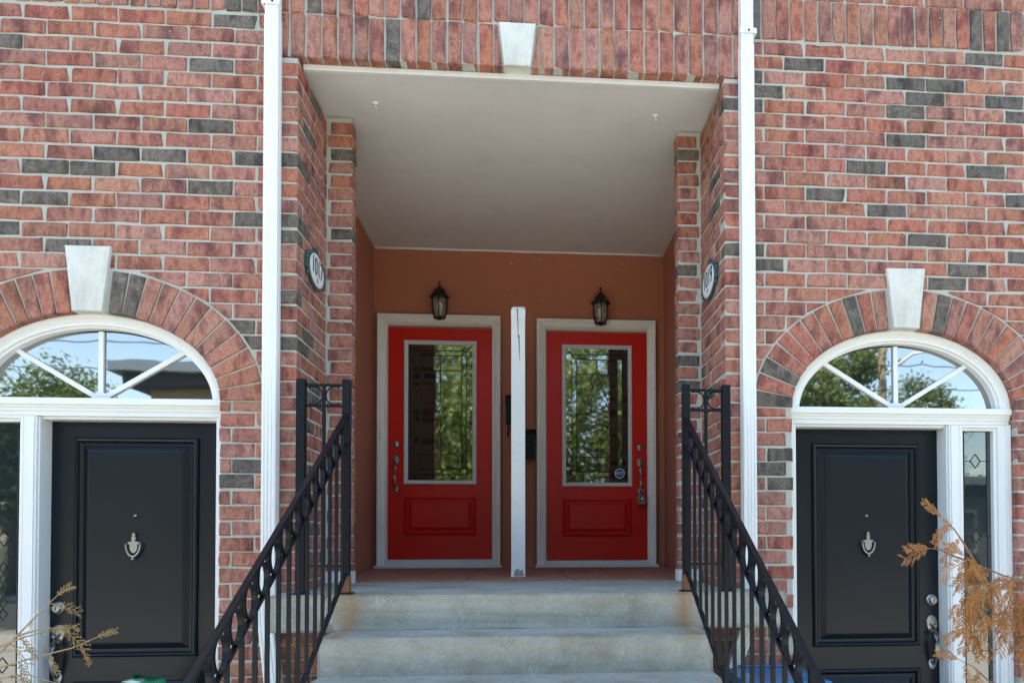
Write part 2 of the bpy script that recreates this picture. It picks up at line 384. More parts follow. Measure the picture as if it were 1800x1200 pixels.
def darkat(x0, x1, z0, z1, L=DARK0): return any(x0-.004 <= x <= x1+.004 and z0-.004 <= z <= z1+.004 for x, z in L)
def isdark(p=.09): return BR.random() < p
def brick(parent, cx, cy, cz, lx, ly, lz, rot=None, dark=None, full=False, nv=6):
    """box brick whose front is local -Y; rot = rotation about z (faces another way)"""
    d = isdark() if dark is None else dark
    o = link('brick', brick_mesh(lx, ly, lz, d, BR.randrange(nv), full), parent)
    j = .0018
    o.location = (cx+BR.uniform(-j, j), cy+BR.uniform(-j, j), cz+BR.uniform(-j, j))
    o.rotation_euler = (BR.uniform(-.006, .006), BR.uniform(-.006, .006), (rot or 0)+BR.uniform(-.006, .006))
    return o
def polybrick(parent, poly, y0=0., y1=.09, dark=None, name='brick', mat=None):
    cx = sum(p[0] for p in poly)/len(poly); cz = sum(p[1] for p in poly)/len(poly)
    q = [(x-cx+BR.uniform(-.0015, .0015), z-cz+BR.uniform(-.0015, .0015)) for x, z in poly]
    bm = prism(bmesh.new(), q, 0, y1-y0, inset=.004)
    d = isdark() if dark is None else dark
    o = obj(name, bm, mat or ('dark' if d else 'brick'), parent); o.location = (cx, y0+BR.uniform(-.001, .001), cz); return o
def clip(poly, px, pz, nx, nz):
    out = []; n = len(poly)
    for i in range(n):
        a, b = poly[i], poly[(i+1) % n]; da = (a[0]-px)*nx+(a[1]-pz)*nz; db = (b[0]-px)*nx+(b[1]-pz)*nz
        if da >= 0: out.append(a)
        if da*db < 0: t = da/(da-db); out.append((a[0]+(b[0]-a[0])*t, a[1]+(b[1]-a[1])*t))
    return out
def area(p): return abs(sum(p[i][0]*p[(i+1) % len(p)][1]-p[(i+1) % len(p)][0]*p[i][1] for i in range(len(p))))/2

ML, MH, Z0, JT = .232, .08, 4.039, .0105      # brick module, course height, first bed joint, joint
AA, AB, ZS, AT = .645, .45, 2.255, .213       # door arch: half width, rise, springing, ring thickness
ZBOT = .72

def wall(name, label, xa, xb, c, phase, xend):
    """brick facade between xa and xb with an arched door opening centred on c; xend = side of the porch"""
    t = thing(name, label, 'wall', ((xa+xb)/2, 0, 0)); off = Vector((-(xa+xb)/2, 0, 0))
    root = bpy.data.objects.new('tmp', None)
    made = []
    # mortar bed with the opening cut out
    bm = bmesh.new(); y0, y1 = .007, .32; e = .004; top = 4.80
    arc = ell(c, ZS, AA+e, AB+e, 40)
    def q(x0, x1, z0a, z0b, z1):
        faces(bm, [(x0, y0, z0a), (x1, y0, z0b), (x1, y0, z1), (x0, y0, z1)], [(0, 1, 2, 3)])
    q(xa, c-AA-e, 0, 0, top); q(c+AA+e, xb, 0, 0, top)
    for (xr, zr), (xl, zl) in zip(arc, arc[1:]): q(xl, xr, zl, zr, top)
    path = [(c+AA+e, 0)]+arc+[(c-AA-e, 0)]
    loft(bm, [[(x, y0, z) for x, z in path], [(x, y1, z) for x, z in path]], closed=False)
    made.append(obj('mortar', bm, 'mortar', None, recalc=True))
    # running bond
    a2, b2 = AA+AT+.012, AB+AT+.012
    for r in range(-9, 60):
        zt = Z0-MH*r; zb = zt-MH
        if zb < ZBOT or zt > 4.79: continue
        if zb > 4.275 and zt < 4.53: continue                           # soldier band
        if zb < ZS < zt: zt = ZS
        if zt-zb < .03: continue
        cz = (zt+zb)/2; x = xa-1+((phase+(ML/2 if r % 2 else 0)-(xa-1)) % ML)
        while x < xb:
            l, rr = max(x, xa)+JT/2, min(x+ML, xb)-JT/2
            x += ML
            if rr-l < .03: continue
            segs = [(l, rr)]
            if zt <= ZS+.01:
                segs = []
                if l < c-AA-.002: segs.append((l, min(rr, c-AA)))
                if rr > c+AA+.002: segs.append((max(l, c+AA), rr))
            for s0, s1 in segs:
                if s1-s0 < .028: continue
                hw = BR.uniform(-.002, .002)
                poly = [(s0, zb+JT/2), (s1, zb+JT/2), (s1, zt-JT/2), (s0, zt-JT/2)]
                mx = (s0+s1)/2
                ins = [((px-c)/a2)**2+((pz-ZS)/b2)**2 < 1 for px, pz in poly] if zt > ZS+.01 else [False]
                if all(ins): continue
                if any(ins):
                    th = math.atan2((cz-ZS)/b2, (mx-c)/a2); ex, ez = c+a2*math.cos(th), ZS+b2*math.sin(th)
                    nx, nz = math.cos(th)/a2, math.sin(th)/b2; k = math.hypot(nx, nz)
                    pc = clip(poly, ex, ez, nx/k, nz/k)
                    if len(pc) < 3 or area(pc) < .0012: continue
                    made.append(polybrick(None, pc, dark=darkat(s0, s1, zb, zt)))
                else:
                    made.append(brick(None, mx, .045+hw, cz, s1-s0, .09, zt-zb-JT, dark=darkat(s0, s1, zb, zt)))
    # soldier band
    x = xa+.002 if xend > 0 else xb-.002
    n = int((xb-xa)/.08)
    for i in range(n):
        cx = (xa+.04+i*.08) if xend > 0 else (xb-.04-i*.08)
        made.append(brick(None, cx, .04, 4.403, .069, .09, .222, dark=darkat(cx-.04, cx+.04, 4.29, 4.52)))
    # arch ring
    am, bmid = AA+AT/2, AB+AT/2; N = 400
    P = [(am*math.cos(math.pi/2*(1-i/N)), bmid*math.sin(math.pi/2*(1-i/N))) for i in range(N+1)]
    cum = [0]
    for p, q_ in zip(P, P[1:]): cum.append(cum[-1]+math.hypot(q_[0]-p[0], q_[1]-p[1]))
    k0 = .098; nb = 12; step = (cum[-1]-k0)/nb
    def at(s):
        i = min(range(N+1), key=lambda j: abs(cum[j]-s)); px, pz = P[i]; nx, nz = px/am**2, pz/bmid**2; k = math.hypot(nx, nz)
        return px, pz, nx/k, nz/k
    for sg in (-1, 1):
        for i in range(nb):
            A, B = at(k0+i*step), at(k0+(i+1)*step); jj = .0052
            def cor(Q, h, s): tx, tz = Q[3], -Q[2]; return (c+sg*(Q[0]+Q[2]*h+tx*s), ZS+Q[1]+Q[3]*h+tz*s)
            h = AT/2
            pl = [cor(A, -h, jj*.7), cor(A, h, jj*1.2), cor(B, h, -jj*1.2), cor(B, -h, -jj*.7)]
            made.append(polybrick(None, pl, -.002, .1, dark=(c < 0 and sg > 0 and i < 2) or (c > 0 and ((sg < 0 and i in (2, 9, 11)) or (sg > 0 and i == 1)))))
    kz0, kz1 = ZS+AB-.004, 3.032
    made.append(polybrick(None, [(c-.072, kz0), (c+.072, kz0), (c+.111, kz1), (c-.111, kz1)], -.022, .1, name='keystone', mat='keystone'))
    for o in made: o.parent = t; o.location = Vector(o.location)+off
    bpy.data.objects.remove(root)
    return t
LC, RC = -2.225, 2.085
wall('brick_wall', 'red brick wall around the left black door, with keystone arch', -2.9, -1.327, LC, -2.449, -1)
wall('brick_wall', 'red brick wall around the right black door, with keystone arch', 1.203, 2.95, RC, 1.2928+ML/2, 1)

def pier(label, s, xo, xc, xi, xstep):
    """brick side of the porch: s=-1 left, +1 right; xo outer edge, xc opening corner, xi inner edge of the rear pier"""
    t = thing('brick_pier', label, 'pier', ((xo+xc)/2, 0, 0)); off = Vector((-(xo+xc)/2, 0, 0)); made = []
    lo = lambda a, b: (min(a, b), max(a, b))
    bm = bmesh.new(); e = .006*s
    box(bm, *lo(xo, xc+e), .006, .32, 0, 4.06)                          # mortar cores, butted
    box(bm, *lo(xc+.16*s, xc+e), .32, .7, 0, 4.064)
    box(bm, *lo(xc+e-.001*s, xi+e), .566, .656, 1.2, 4.062)
    box(bm, *lo(xc+e-.001*s, xstep), .02, .3, 0, 1.1)
    made.append(obj('mortar', bm, 'mortar'))
    YE = .556
    for r in range(0, 60):
        zt = Z0-MH*r; zb = zt-MH; cz = (zt+zb)/2; hz = MH-JT
        if zb < ZBOT: break
        x0, x1 = lo(xo+.003*-s, xc)
        d = darkat(x0, x1, zb, zt); dy = .09 if r % 2 else .216
        x0, x1 = lo(xo+.003*-s, xc)
        made.append(brick(None, (x0+x1)/2, dy/2, cz, x1-x0, dy, hz, full=True, dark=d, nv=4))
        if zb < 1.09:                                                   # foundation under the landing
            if zt < 1.12:
                a, b = lo(xc-.0105*s, xstep)
                if b-a > .05: made.append(brick(None, (a+b)/2, .05, cz, b-a, .09, hz))
            continue
        y = dy+JT
        while y < YE-.02:                                               # reveal
            y2 = min(y+.2215, YE)
            if YE-y2 < .03: y2 = YE
            L = y2-y
            if L > .03: made.append(brick(None, xc+.045*s, (y+y2)/2, cz, L, .09, hz, rot=(R(90) if s < 0 else R(-90))))
            y = y2+JT
        if zb > 1.3:                                                    # rear pier
            w = abs(xc-xi); ww = w-.006 if r % 2 else w-.022
            cxp = xi+ww/2*s
            made.append(brick(None, cxp, .56+.0475, cz, ww, .095, hz, full=True, dark=darkat(min(xi, xc), max(xi, xc), zb, zt, DARK1), nv=4))
    b0, b1 = lo(xi-.004*s, xc-.001*s)
    made.append(obj('painted_base', BX(b0, b1, .552, .662, 1.278, 1.352, bev=.004), 'white'))
    for o in made: o.parent = t; o.location = Vector(o.location)+off
    return t
pier('red brick porch pier at the left, carrying the 1017 plaque', -1, -1.325, -1.195, -1.045, -.93)
pier('red brick porch pier at the right, carrying the 1019 plaque', 1, 1.201, 1.066, .922, .85)

# lintel of upright bricks over the porch
t = thing('brick_lintel', 'double row of upright bricks over the porch with white keystone', 'lintel', (-.06, 0, 4.06))
made = [obj('mortar', BX(-1.325, 1.201, .006, .091, 4.071, 4.8), 'mortar')]
n = 31; pitch = (1.201+1.325)/n
KX = -.056
for row, (z0, z1) in enumerate(((4.068, 4.292), (4.302, 4.526))):
    for i in range(n):
        cx = -1.325+pitch*(i+.5); l, r_ = cx-pitch/2+.0055, cx+pitch/2-.0055
        if row == 0:
            zk = lambda x: 0
            poly = [(l, z0), (r_, z0), (r_, z1), (l, z1)]
            if abs(cx-KX) < .115+pitch/2:
                sg = 1 if cx > KX else -1
                nx, nz = sg*math.cos(.125), -math.sin(.125)
                poly = clip(poly, KX+sg*.080, z0, nx, nz)
                if len(poly) < 3 or area(poly) < .003: continue
                made.append(polybrick(None, poly, -.001, .1, dark=darkat(l, r_, z0, z1))); continue
        made.append(brick(None, cx, .045, (z0+z1)/2+BR.uniform(-.002, .002), r_-l, .1, z1-z0, dark=darkat(l, r_, z0, z1)))
made.append(polybrick(None, [(KX-.071, 4.066), (KX+.071, 4.066), (KX+.099, 4.298), (KX-.099, 4.298)], -.018, .1, name='keystone', mat='keystone'))
for i in range(11):
    cx = -1.325+ML*(i+.5)
    for r, z in enumerate((4.536, 4.616, 4.696)):
        x0, x1 = max(cx-ML/2+(ML/2 if r % 2 else 0), -1.325)+JT/2, min(cx+ML/2+(ML/2 if r % 2 else 0), 1.201)-JT/2
        if x1-x0 > .04: made.append(brick(None, (x0+x1)/2, .045, z+.04, x1-x0, .09, MH-JT))
for o in made: o.parent = t; o.location = Vector(o.location)-Vector((-.06, 0, 4.06))

# the row house itself: unseen volume added behind the facade to block the sun, brickwork outside the picture
t = thing('townhouse', 'unseen red brick townhouse block behind the porch and doors, added to keep the sun off the front', 'house', (0, 4, 0))
def part(name, bm, mat, parent=t, **k):
    o = obj(name, bm, mat, None, **k); o.parent = parent; o.location = Vector(o.location)-parent.location; return o
bm = bmesh.new()
box(bm, -9, -1.45, .33, 9, 0, 8); box(bm, 1.33, 9, .33, 9, 0, 8); box(bm, -1.449, 1.329, .33, 2.74, 4.3, 8); box(bm, -1.449, 1.329, 2.741, 9, 0, 8)
part('body', bm, 'brickpanel')
for a in ((-9, -2.896, 0, 8), (2.946, 9, 0, 8), (-2.8955, 2.9455, 4.762, 8)): part('facade', BX(a[0], a[1], .003, .325, a[2], a[3]), 'brickpanel')
part('roof', BX(-9.3, 9.3, -.35, 9.4, 8.002, 8.35), 'roof')  # unseen slab, added so the front stays out of the sun

# ------------------------------------------------------------------ porch shell
PX0, PX1, PYB, ZC, ZF = -1.335, 1.212, 2.62, 4.074, 1.278
tag(obj('stucco_wall', BX(PX0-.05, PX1+.05, PYB, PYB+.1, 1.1, 4.2), 'stucco'), 'terracotta brown stucco wall behind the two red doors', 'wall')
tag(obj('stucco_wall', BX(PX0-.1, PX0, .66, PYB-.001, 1.1, 4.2), 'stucco'), 'narrow brown stucco wall left of the left red door', 'wall')
tag(obj('stucco_wall', BX(PX1, PX1+.1, .66, PYB-.001, 1.1, 4.2), 'stucco'), 'narrow brown stucco wall right of the right red door', 'wall')
ceil = tag(obj('porch_ceiling', BX(PX0-.05, PX1+.05, .092, PYB+.05, ZC, ZC+.1), 'ceiling'), 'smooth pale grey porch ceiling with two small hooks', 'ceiling', kind='structure')
obj('fascia_board', BX(-1.19, 1.061, .060, .09, 4.036, 4.0655, bev=.003), 'ceiling', ceil)
bm = bmesh.new(); pts = [(PX0+.01+(PX1-PX0-.02)*i/20, PYB-.006, ZC-.006+random.uniform(-.002, .002)) for i in range(21)]
tube(bm, pts, .009, 6); obj('caulk_bead', bm, 'white', ceil, smooth=True)
for x, y in ((-.884, .415), (.762, .419)):
    bm = bmesh.new(); lathe(bm, [(.016, -.006), (.018, -.001), (.018, 0)], (x, y, ZC), 12); tube(bm, [(x, y, ZC-.004), (x, y, ZC-.02), (x+.008, y, ZC-.028)], .004, 6)
    obj('ceiling_hook', bm, 'casing', ceil, smooth=True)
# paint scuffs left on the stucco near the ceiling
scm = simple('pale_paint_scuff', (.42, .30, .22), .9, nscale=80, var=.3, bump=.2)
rg = random.Random(3)
for x, z, w in ((-1.1, 4.05, .05), (-.905, 4.0, .03), (-.14, 3.965, .05), (.085, 4.0, .09), (.868, 3.985, .09), (-.175, 3.735, .012), (.134, 3.641, .03), (-.55, 4.045, .05)):
    bm = bmesh.new()
    for k in range(5):
        cx, cz = x+rg.uniform(-.5, .5)*w, z+rg.uniform(-.4, .4)*w*.5; n = 6; a0 = rg.uniform(0, 1)
        faces(bm, [(cx+w*rg.uniform(.1, .3)*math.cos(a0+q*1.047), PYB-.0015, cz+.006*rg.uniform(.3, 1)*math.sin(a0+q*1.047)) for q in range(n)], [tuple(range(n))])
    o = obj('paint_scuff', bm, scm, bpy.data.objects['stucco_wall'])

# floor: concrete landing and terracotta tiles
pf = tag(obj('porch_floor', BX(PX0, PX1, .79, PYB, 1.15, 1.278), 'grout'), 'porch floor of terracotta tiles in front of the red doors', 'floor', kind='structure')
nx, ny = 8, 6; tw = (PX1-PX0)/nx; td = (PYB-.785)/ny; tm = None
for i in range(nx):
    for j in range(ny):
        if tm is None:
            bm = BX(-tw/2+.004, tw/2-.004, -td/2+.004, td/2-.004, -.004, .008, bev=.002); o = obj('tile', bm, 'tile', pf); tm = o.data
        else: o = link('tile', tm, pf)
        o.location = (PX0+tw*(i+.5), .785+td*(j+.5), 1.2795+random.uniform(-.0008, .0008))

def wob(bm, amp=.004, cuts=6, seed=1):
    """roughen the edges of a cast block"""
    bmesh.ops.subdivide_edges(bm, edges=bm.edges[:], cuts=cuts, use_grid_fill=True)
    g = random.Random(seed)
    for v in bm.verts: v.co += Vector((g.uniform(-1, 1)*amp*.5, g.uniform(-1, 1)*amp*.6, g.uniform(-1, 1)*amp*.6))
    return bm
steps = thing('concrete_steps', 'weathered grey concrete steps and landing below the red doors', 'steps', (-.04, -1, 0))
def lp(name, bm, mat, **k): o = obj(name, bm, mat, None, **k); o.parent = steps; o.location = Vector(o.location)-Vector((-.04, -1, 0)); return o
bm = BX(-1.236, 1.30, -.285, -.004, 1.095, 1.2745, bev=.012); lp('landing', wob(bm, .004, 5, 2), 'concrete')
lp('landing', BX(-1.186, 1.057, -.006, .792, 1.095, 1.2735), 'concrete')
for k in range(1, 8):
    z = 1.2745-.17*k; yf = -.285-.29*k
    if z < .09: break
    bm = BX(-.93, .85, yf, -.286-.29*(k-1)+.285 if False else yf+.33, 0.08 if k == 6 else z-.30 if z-.30 > .08 else .08, z-.001*k*0, bev=.014)
    lp('step', wob(bm, .004, 5, 10+k), 'concrete')
lp('base', BX(-.9, .82, -2.0, -.05, 0, .25), 'concrete')
lp('core', BX(-.9, .82, -.5, -.03, .25, 1.0), 'concrete')

# ------------------------------------------------------------------ black doors in arched surrounds
def mirror(bm, s):
    if s < 0: return bm
    for v in bm.verts: v.co.x = -v.co.x
    return bm
def arch_unit(s, c, lab_frame, lab_door):
    """built for the left house (leaf right of the sidelight), mirrored for the right one; local x from the arch centre"""
    t = thing('door_surround', lab_frame, 'door surround', (c, 0, .1)); Z = .1
    P = lambda name, bm, mat, par=t, **k: fix(obj(name, mirror(bm, s), mat, par, **k), par)
    def fix(o, par): o.location.z -= Z if par is t else 0; return o
    # arched head: stepped moulding
    prof = [(0, .12), (0, .05), (.006, .045), (.028, .045), (.031, .052), (.036, .052), (.039, .058), (.055, .062), (.058, .075), (.066, .08), (.066, .135)]
    bm = bmesh.new(); loft(bm, [[(x, y, z) for x, z in ell(0, ZS+.002, AA-.002-d, AB-.002-d, 56)] for d, y in prof], closed=False); P('arch_trim', bm, 'white', smooth=False)
    # transom
    bm = bmesh.new()
    for z0, z1, y in ((2.236, 2.268, .036), (2.222, 2.236, .05), (2.205, 2.222, .058), (2.18, 2.205, .066)): box(bm, -AA+.004, AA-.004, y, .14, z0, z1)
    P('transom', bm, 'white')
    # jambs
    x_mull0, x_mull1 = -.345, -.281
    bm = bmesh.new()
    box(bm, AA-.022, AA-.003, .05, .16, .1, 2.179, ); box(bm, AA-.043, AA-.0225, .07, .21, .1, 2.178)
    P('jamb', bm, 'white')
    bm = bmesh.new(); box(bm, -AA+.003, -AA+.03, .05, .16, .1, 2.179); box(bm, -AA+.0305, -AA+.06, .06, .16, .1, 2.178); P('jamb', bm, 'white')
    bm = bmesh.new(); box(bm, x_mull0, x_mull1, .06, .16, .1, 2.178); box(bm, x_mull0+.02, x_mull1-.01, .052, .0598, .1, 2.177); box(bm, x_mull1+.0005, x_mull1+.008, .075, .215, .1, 2.176)
    P('mullion', bm, 'white')
    P('head_stop', BX(x_mull1+.008, AA-.044, .09, .21, 2.165, 2.1795), 'white')
    P('threshold', BX(-AA+.01, AA-.01, .03, .26, .06, .14, bev=.006), 'keystone')
    # fanlight: four panes between three muntins
    zg = 2.268; ag, bg_ = .585, .362; G = .125
    angs = [0, R(45), R(90), R(135), R(180)]
    for i in range(4):
        arc = [(ag*math.cos(a), zg+bg_*math.sin(a)) for a in (angs[i]+(angs[i+1]-angs[i])*k/14 for k in range(15))]
        bm = bmesh.new(); prism(bm, [(0, zg)]+arc, G, G+.006); o = P('pane', bm, 'glass')
    for a in angs[1:4]:
        ex, ez = ag*math.cos(a), zg+bg_*math.sin(a)
        bm = bmesh.new(); bar(bm, (0, G-.008, zg+.005), (ex*1.0, G-.008, zg+(ez-zg)*1.0), .024, .014, side=Vector((math.sin(a), 0, -math.cos(a)))); P('muntin', bm, 'white')
    bm = bmesh.new(); prism(bm, [(-.05, zg)]+[(.05*math.cos(a), zg+.045*math.sin(a)) for a in (R(180-30*k) for k in range(7))][1:-1]+[(.05, zg)], G-.018, G, inset=.006); P('hub', bm, 'white')
    # sidelight
    sx0, sx1 = -AA+.062, x_mull0-.002
    sg = P('sidelight', BX(sx0, sx1, .11, .118, .16, 2.178), 'sideglass')
    bm = bmesh.new(); rectframe(bm, sx0-.001, sx1+.001, .16, 2.178, [(0, .06), (.012, .06), (.016, .075), (.028, .08), (.028, .109)]); o = obj('sidelight_frame', mirror(bm, s), 'white', sg)
    bm = bmesh.new(); cx = (sx0+sx1)/2; w = .0022
    xl, xr = sx0+.05, sx1-.05
    tube(bm, [(xl, .107, .18), (xl, .107, 2.15)], w, 5); tube(bm, [(xr, .107, .18), (xr, .107, 2.15)], w, 5)
    for zz in (.45, .9, 1.55, 1.98): tube(bm, [(sx0+.03, .107, zz), (cx-.03, .107, zz), (cx, .107, zz+.04), (cx+.03, .107, zz), (sx1-.03, .107, zz)], w, 5); tube(bm, [(cx-.03, .107, zz), (cx, .107, zz-.04), (cx+.03, .107, zz)], w, 5)
    for k in range(5):
        z0 = 1.16+k*.06; tube(bm, [(cx-.02, .107, z0), (cx, .107, z0+.03), (cx+.02, .107, z0), (cx, .107, z0-.03), (cx-.02, .107, z0)], .0018, 5)
    obj('caming', mirror(bm, s), 'lead', sg)
    # the leaf
    d = thing('front_door', lab_door, 'door', (c+(.16 if s < 0 else -.16), .17, .14)); ox = .16
    def D(name, bm, mat, par=d, **k):
        for v in bm.verts: v.co.x -= ox; v.co.y -= .17; v.co.z -= .14
        return obj(name, mirror(bm, s), mat, par, **k)
    x0, x1 = x_mull1+.009, AA-.045; Y = .17
    D('leaf', BX(x0, x1, Y, Y+.045, .142, 2.163), 'black_door')
    for zb, zt in ((.30, .80), (.925, 2.083)):
        bm = bmesh.new(); pa, pb = x0+.118, x1-.125
        prof = [(0, Y+.001), (.003, Y-.014), (.012, Y-.020), (.020, Y-.018), (.027, Y-.006), (.033, Y-.001), (.044, Y-.001), (.050, Y-.004), (.072, Y-.015), (.078, Y-.016)]
        rectframe(bm, pa, pb, zb, zt, prof)
        faces(bm, [(pa+.078, Y-.016, zb+.078), (pb-.078, Y-.016, zb+.078), (pb-.078, Y-.016, zt-.078), (pa+.078, Y-.016, zt-.078)], [(0, 1, 2, 3)])
        D('panel', bm, 'black_door')
    kx, kz = .158, 1.50
    bm = bmesh.new(); lathe(bm, [(.005, -.028), (.009, -.024), (.010, -.014)], (kx+.004, Y, 1.668), 14, 'y'); D('peephole', bm, 'chrome', smooth=False)
    # knocker: urn plate and swinging ring
    bm = bmesh.new()
    urn = [(.006, .082), (.010, .074), (.006, .066), (.014, .056), (.010, .044), (.012, .038), (.034, .030), (.036, .022), (.024, .016), (.023, -.004), (.016, -.022), (.007, -.03), (.003, -.033)]
    poly = [(kx+r, kz+h) for r, h in urn]+[(kx-r, kz+h) for r, h in reversed(urn)]
    prism(bm, poly, Y-.032, Y-.014, inset=.004, bev=.009); kn = D('door_knocker', bm, 'chrome')
    bm = bmesh.new(); pts = [(kx+.037*math.cos(a), Y-.036, kz+.022+.068*math.sin(a)) for a in (R(180+15*k) for k in range(13))]
    tube(bm, pts, [.004+.003*math.sin(R(15*k)) for k in range(13)], 8)
    lathe(bm, [(.003, -.012), (.008, -.006), (.008, .004), (.003, .008)], (kx, Y-.036, kz-.055), 10)
    D('ring', bm, 'chrome', kn, smooth=True)
    hx = x0+.046
    bm = bmesh.new(); lathe(bm, [(.033, .001), (.033, -.008), (.027, -.014), (.022, -.016), (.022, -.03), (.018, -.034), (.008, -.034)], (hx, Y, 1.186), 20, 'y'); db = D('deadbolt', bm, 'chrome', smooth=False)
    bm = BX(hx-.002, hx+.002, Y-.0355, Y-.0335, 1.176, 1.196); D('keyhole', bm, 'ink', db)
    bm = bmesh.new()
    def oval(cz, rx, rz, dp):
        loft(bm, [[(hx+rx*q*math.cos(a), Y-yy, cz+rz*q*math.sin(a)) for a in (2*math.pi*k/20 for k in range(20))] for q, yy in ((1, -.001), (1, .006), (.85, dp), (.3, dp+.002))], cap=True)
    oval(1.05, .034, .05, .012); oval(.82, .024, .03, .01)
    hs = D('handle_set', bm, 'chrome', smooth=False)
    bm = bmesh.new(); tube(bm, [(hx, Y-.012, 1.025), (hx, Y-.04, 1.012), (hx, Y-.058, .985), (hx, Y-.062, .93), (hx, Y-.052, .87), (hx, Y-.034, .835), (hx, Y-.008, .822)], [.008, .009, .012, .014, .011, .009, .008], 10); D('grip', bm, 'chrome', hs, smooth=True)
    bm = bmesh.new(); tube(bm, [(hx, Y-.01, 1.04), (hx, Y-.035, 1.036), (hx, Y-.048, 1.045)], [.006, .009, .012], 8); D('thumb_latch', bm, 'chrome', hs, smooth=True)
    return t
arch_unit(-1, LC, 'white arched door surround with fanlight and left sidelight, at the left', 'black panelled door on the left with silver urn knocker')
arch_unit(1, RC, 'white arched door surround with fanlight and right sidelight, at the right', 'black panelled door on the right with silver urn knocker')

# ------------------------------------------------------------------ red doors
def red_door(x0, x1, zt, hand, labf, labd, box_lock, kind):
    zb = zt-2.0; fr = thing('door_frame', labf, 'door frame', ((x0+x1)/2, 2.58, ZF))
    off = Vector(((x0+x1)/2, 2.58, ZF))
    def P(name, bm, mat, par=None, **k):
        for v in bm.verts: v.co -= off
        return obj(name, bm, mat, par or fr, **k)
    cx0, cx1, cz1 = x0-.088, x1+.075, zt+.11
    bm = bmesh.new(); doorcase(bm, cx0, cx1, ZF+.012, cz1, [(0, 2.622), (0, 2.545), (.006, 2.54), (.022, 2.54), (.026, 2.55), (.04, 2.552), (.046, 2.561), (.060, 2.566), (.064, 2.58), (.072, 2.58), (.074, 2.615)])
    P('casing', bm, 'casing')
    bm = bmesh.new(); doorcase(bm, cx0+.0735, cx1-.0735+.012, ZF+.012, cz1-.0735, [(0, 2.583), (.004, 2.583), (.006, 2.60), (.012, 2.605), (.012, 2.62)]); P('jamb', bm, 'casing')
    bm = bmesh.new(); box(bm, cx0-.012, cx1+.012, 2.49, 2.62, ZF+.012, ZF+.035, bev=.004); box(bm, x0-.02, x1+.02, 2.55, 2.62, ZF+.0355, zb-.004); P('sill', bm, 'glassframe')
    sx = x0-.055 if hand < 0 else x1+.045
    P('door_sensor', BX(sx-.009, sx+.009, 2.528, 2.5395, 2.39, 2.45, bev=.002), 'white')
    d = thing('front_door', labd, 'door', ((x0+x1)/2, 2.6, zb)); off2 = Vector(((x0+x1)/2, 2.6, zb))
    def D(name, bm, mat, par=None, **k):
        for v in bm.verts: v.co -= off2
        return obj(name, bm, mat, par or d, **k)
    Y = 2.592
    D('leaf', BX(x0, x1, Y, Y+.026, zb, zt), 'red')
    gx0, gx1, gz0, gz1 = x0+.136, x1-.134, zb+.645, zt-.108
    bm = bmesh.new(); rectframe(bm, gx0, gx1, gz0, gz1, [(0, Y+.001), (0, Y-.014), (.006, Y-.019), (.016, Y-.019), (.02, Y-.012), (.03, Y-.011), (.035, Y-.004), (.035, Y+.0005)]); D('glass_frame', bm, 'glassframe')
    a, b, c, e = gx0+.034, gx1-.034, gz0+.034, gz1-.034
    m1, m2 = .052, .094                                                # bevelled border, then a narrow strip
    g = random.Random(int(x0*100))
    def pane(x0_, x1_, z0_, z1_, tilt, mat):
        tx, tz = tilt; yc = Y-.001
        bm = bmesh.new(); mx, mz = (x0_+x1_)/2, (z0_+z1_)/2
        P4 = [(x, yc+(x-mx)*tx+(z-mz)*tz, z) for x, z in ((x0_, z0_), (x1_, z0_), (x1_, z1_), (x0_, z1_))]
        faces(bm, P4+[(x, Y+.004, z) for x, y, z in P4], [(0, 1, 2, 3), (0, 1, 5, 4), (1, 2, 6, 5), (2, 3, 7, 6), (3, 0, 4, 7)]); D('pane', bm, mat)
    k = .012
    pane(a, a+m1, c+m1, e-m1, (.02, 0), 'clearbevel'); pane(b-m1, b, c+m1, e-m1, (-.02, 0), 'clearbevel')
    pane(a, b, e-m1, e, (0, -.02), 'clearbevel'); pane(a, b, c, c+m1, (0, .02), 'clearbevel')
    pane(a+m1, a+m2, c+m2, e-m2, (.03, 0), 'bevelglass'); pane(b-m2, b-m1, c+m2, e-m2, (-.05, 0), 'bevelglass')
    pane(a+m1, b-m1, e-m2, e-m1, (0, -.04), 'bevelglass'); pane(a+m1, b-m1, c+m1, c+m2, (0, .04), 'bevelglass')
    zs = [c+m2, c+m2+.13, c+(e-c)*.5, e-m2-.13, e-m2]; cx = (a+b)/2
    for i in range(4):
        pane(a+m2, cx, zs[i], zs[i+1], (g.uniform(-.004, .004), g.uniform(-.004, .004)), 'bevelglass'); pane(cx, b-m2, zs[i], zs[i+1], (g.uniform(-.004, .004), g.uniform(-.004, .004)), 'bevelglass')
    bm = bmesh.new(); yl = Y-.004; r = .0031
    def ln(*p): tube(bm, [(x, yl, z) for x, z in p], r, 5)
    for q in (m1, m2): ln((a+q, c+q), (b-q, c+q)); ln((a+q, e-q), (b-q, e-q)); ln((a+q, c+q), (a+q, e-q)); ln((b-q, c+q), (b-q, e-q))
    ln((a, c), (a+m1, c+m1)); ln((b, c), (b-m1, c+m1)); ln((a, e), (a+m1, e-m1)); ln((b, e), (b-m1, e-m1))
    ln((a+m2, zs[1]), (b-m2, zs[1])); ln((a+m2, zs[3]), (b-m2, zs[3])); ln((cx, zs[0]), (cx, zs[1])); ln((cx, zs[3]), (cx, zs[4]))
    zm = zs[2]; ln((a, zm), (a+m1, zm)); ln((b-m1, zm), (b, zm))
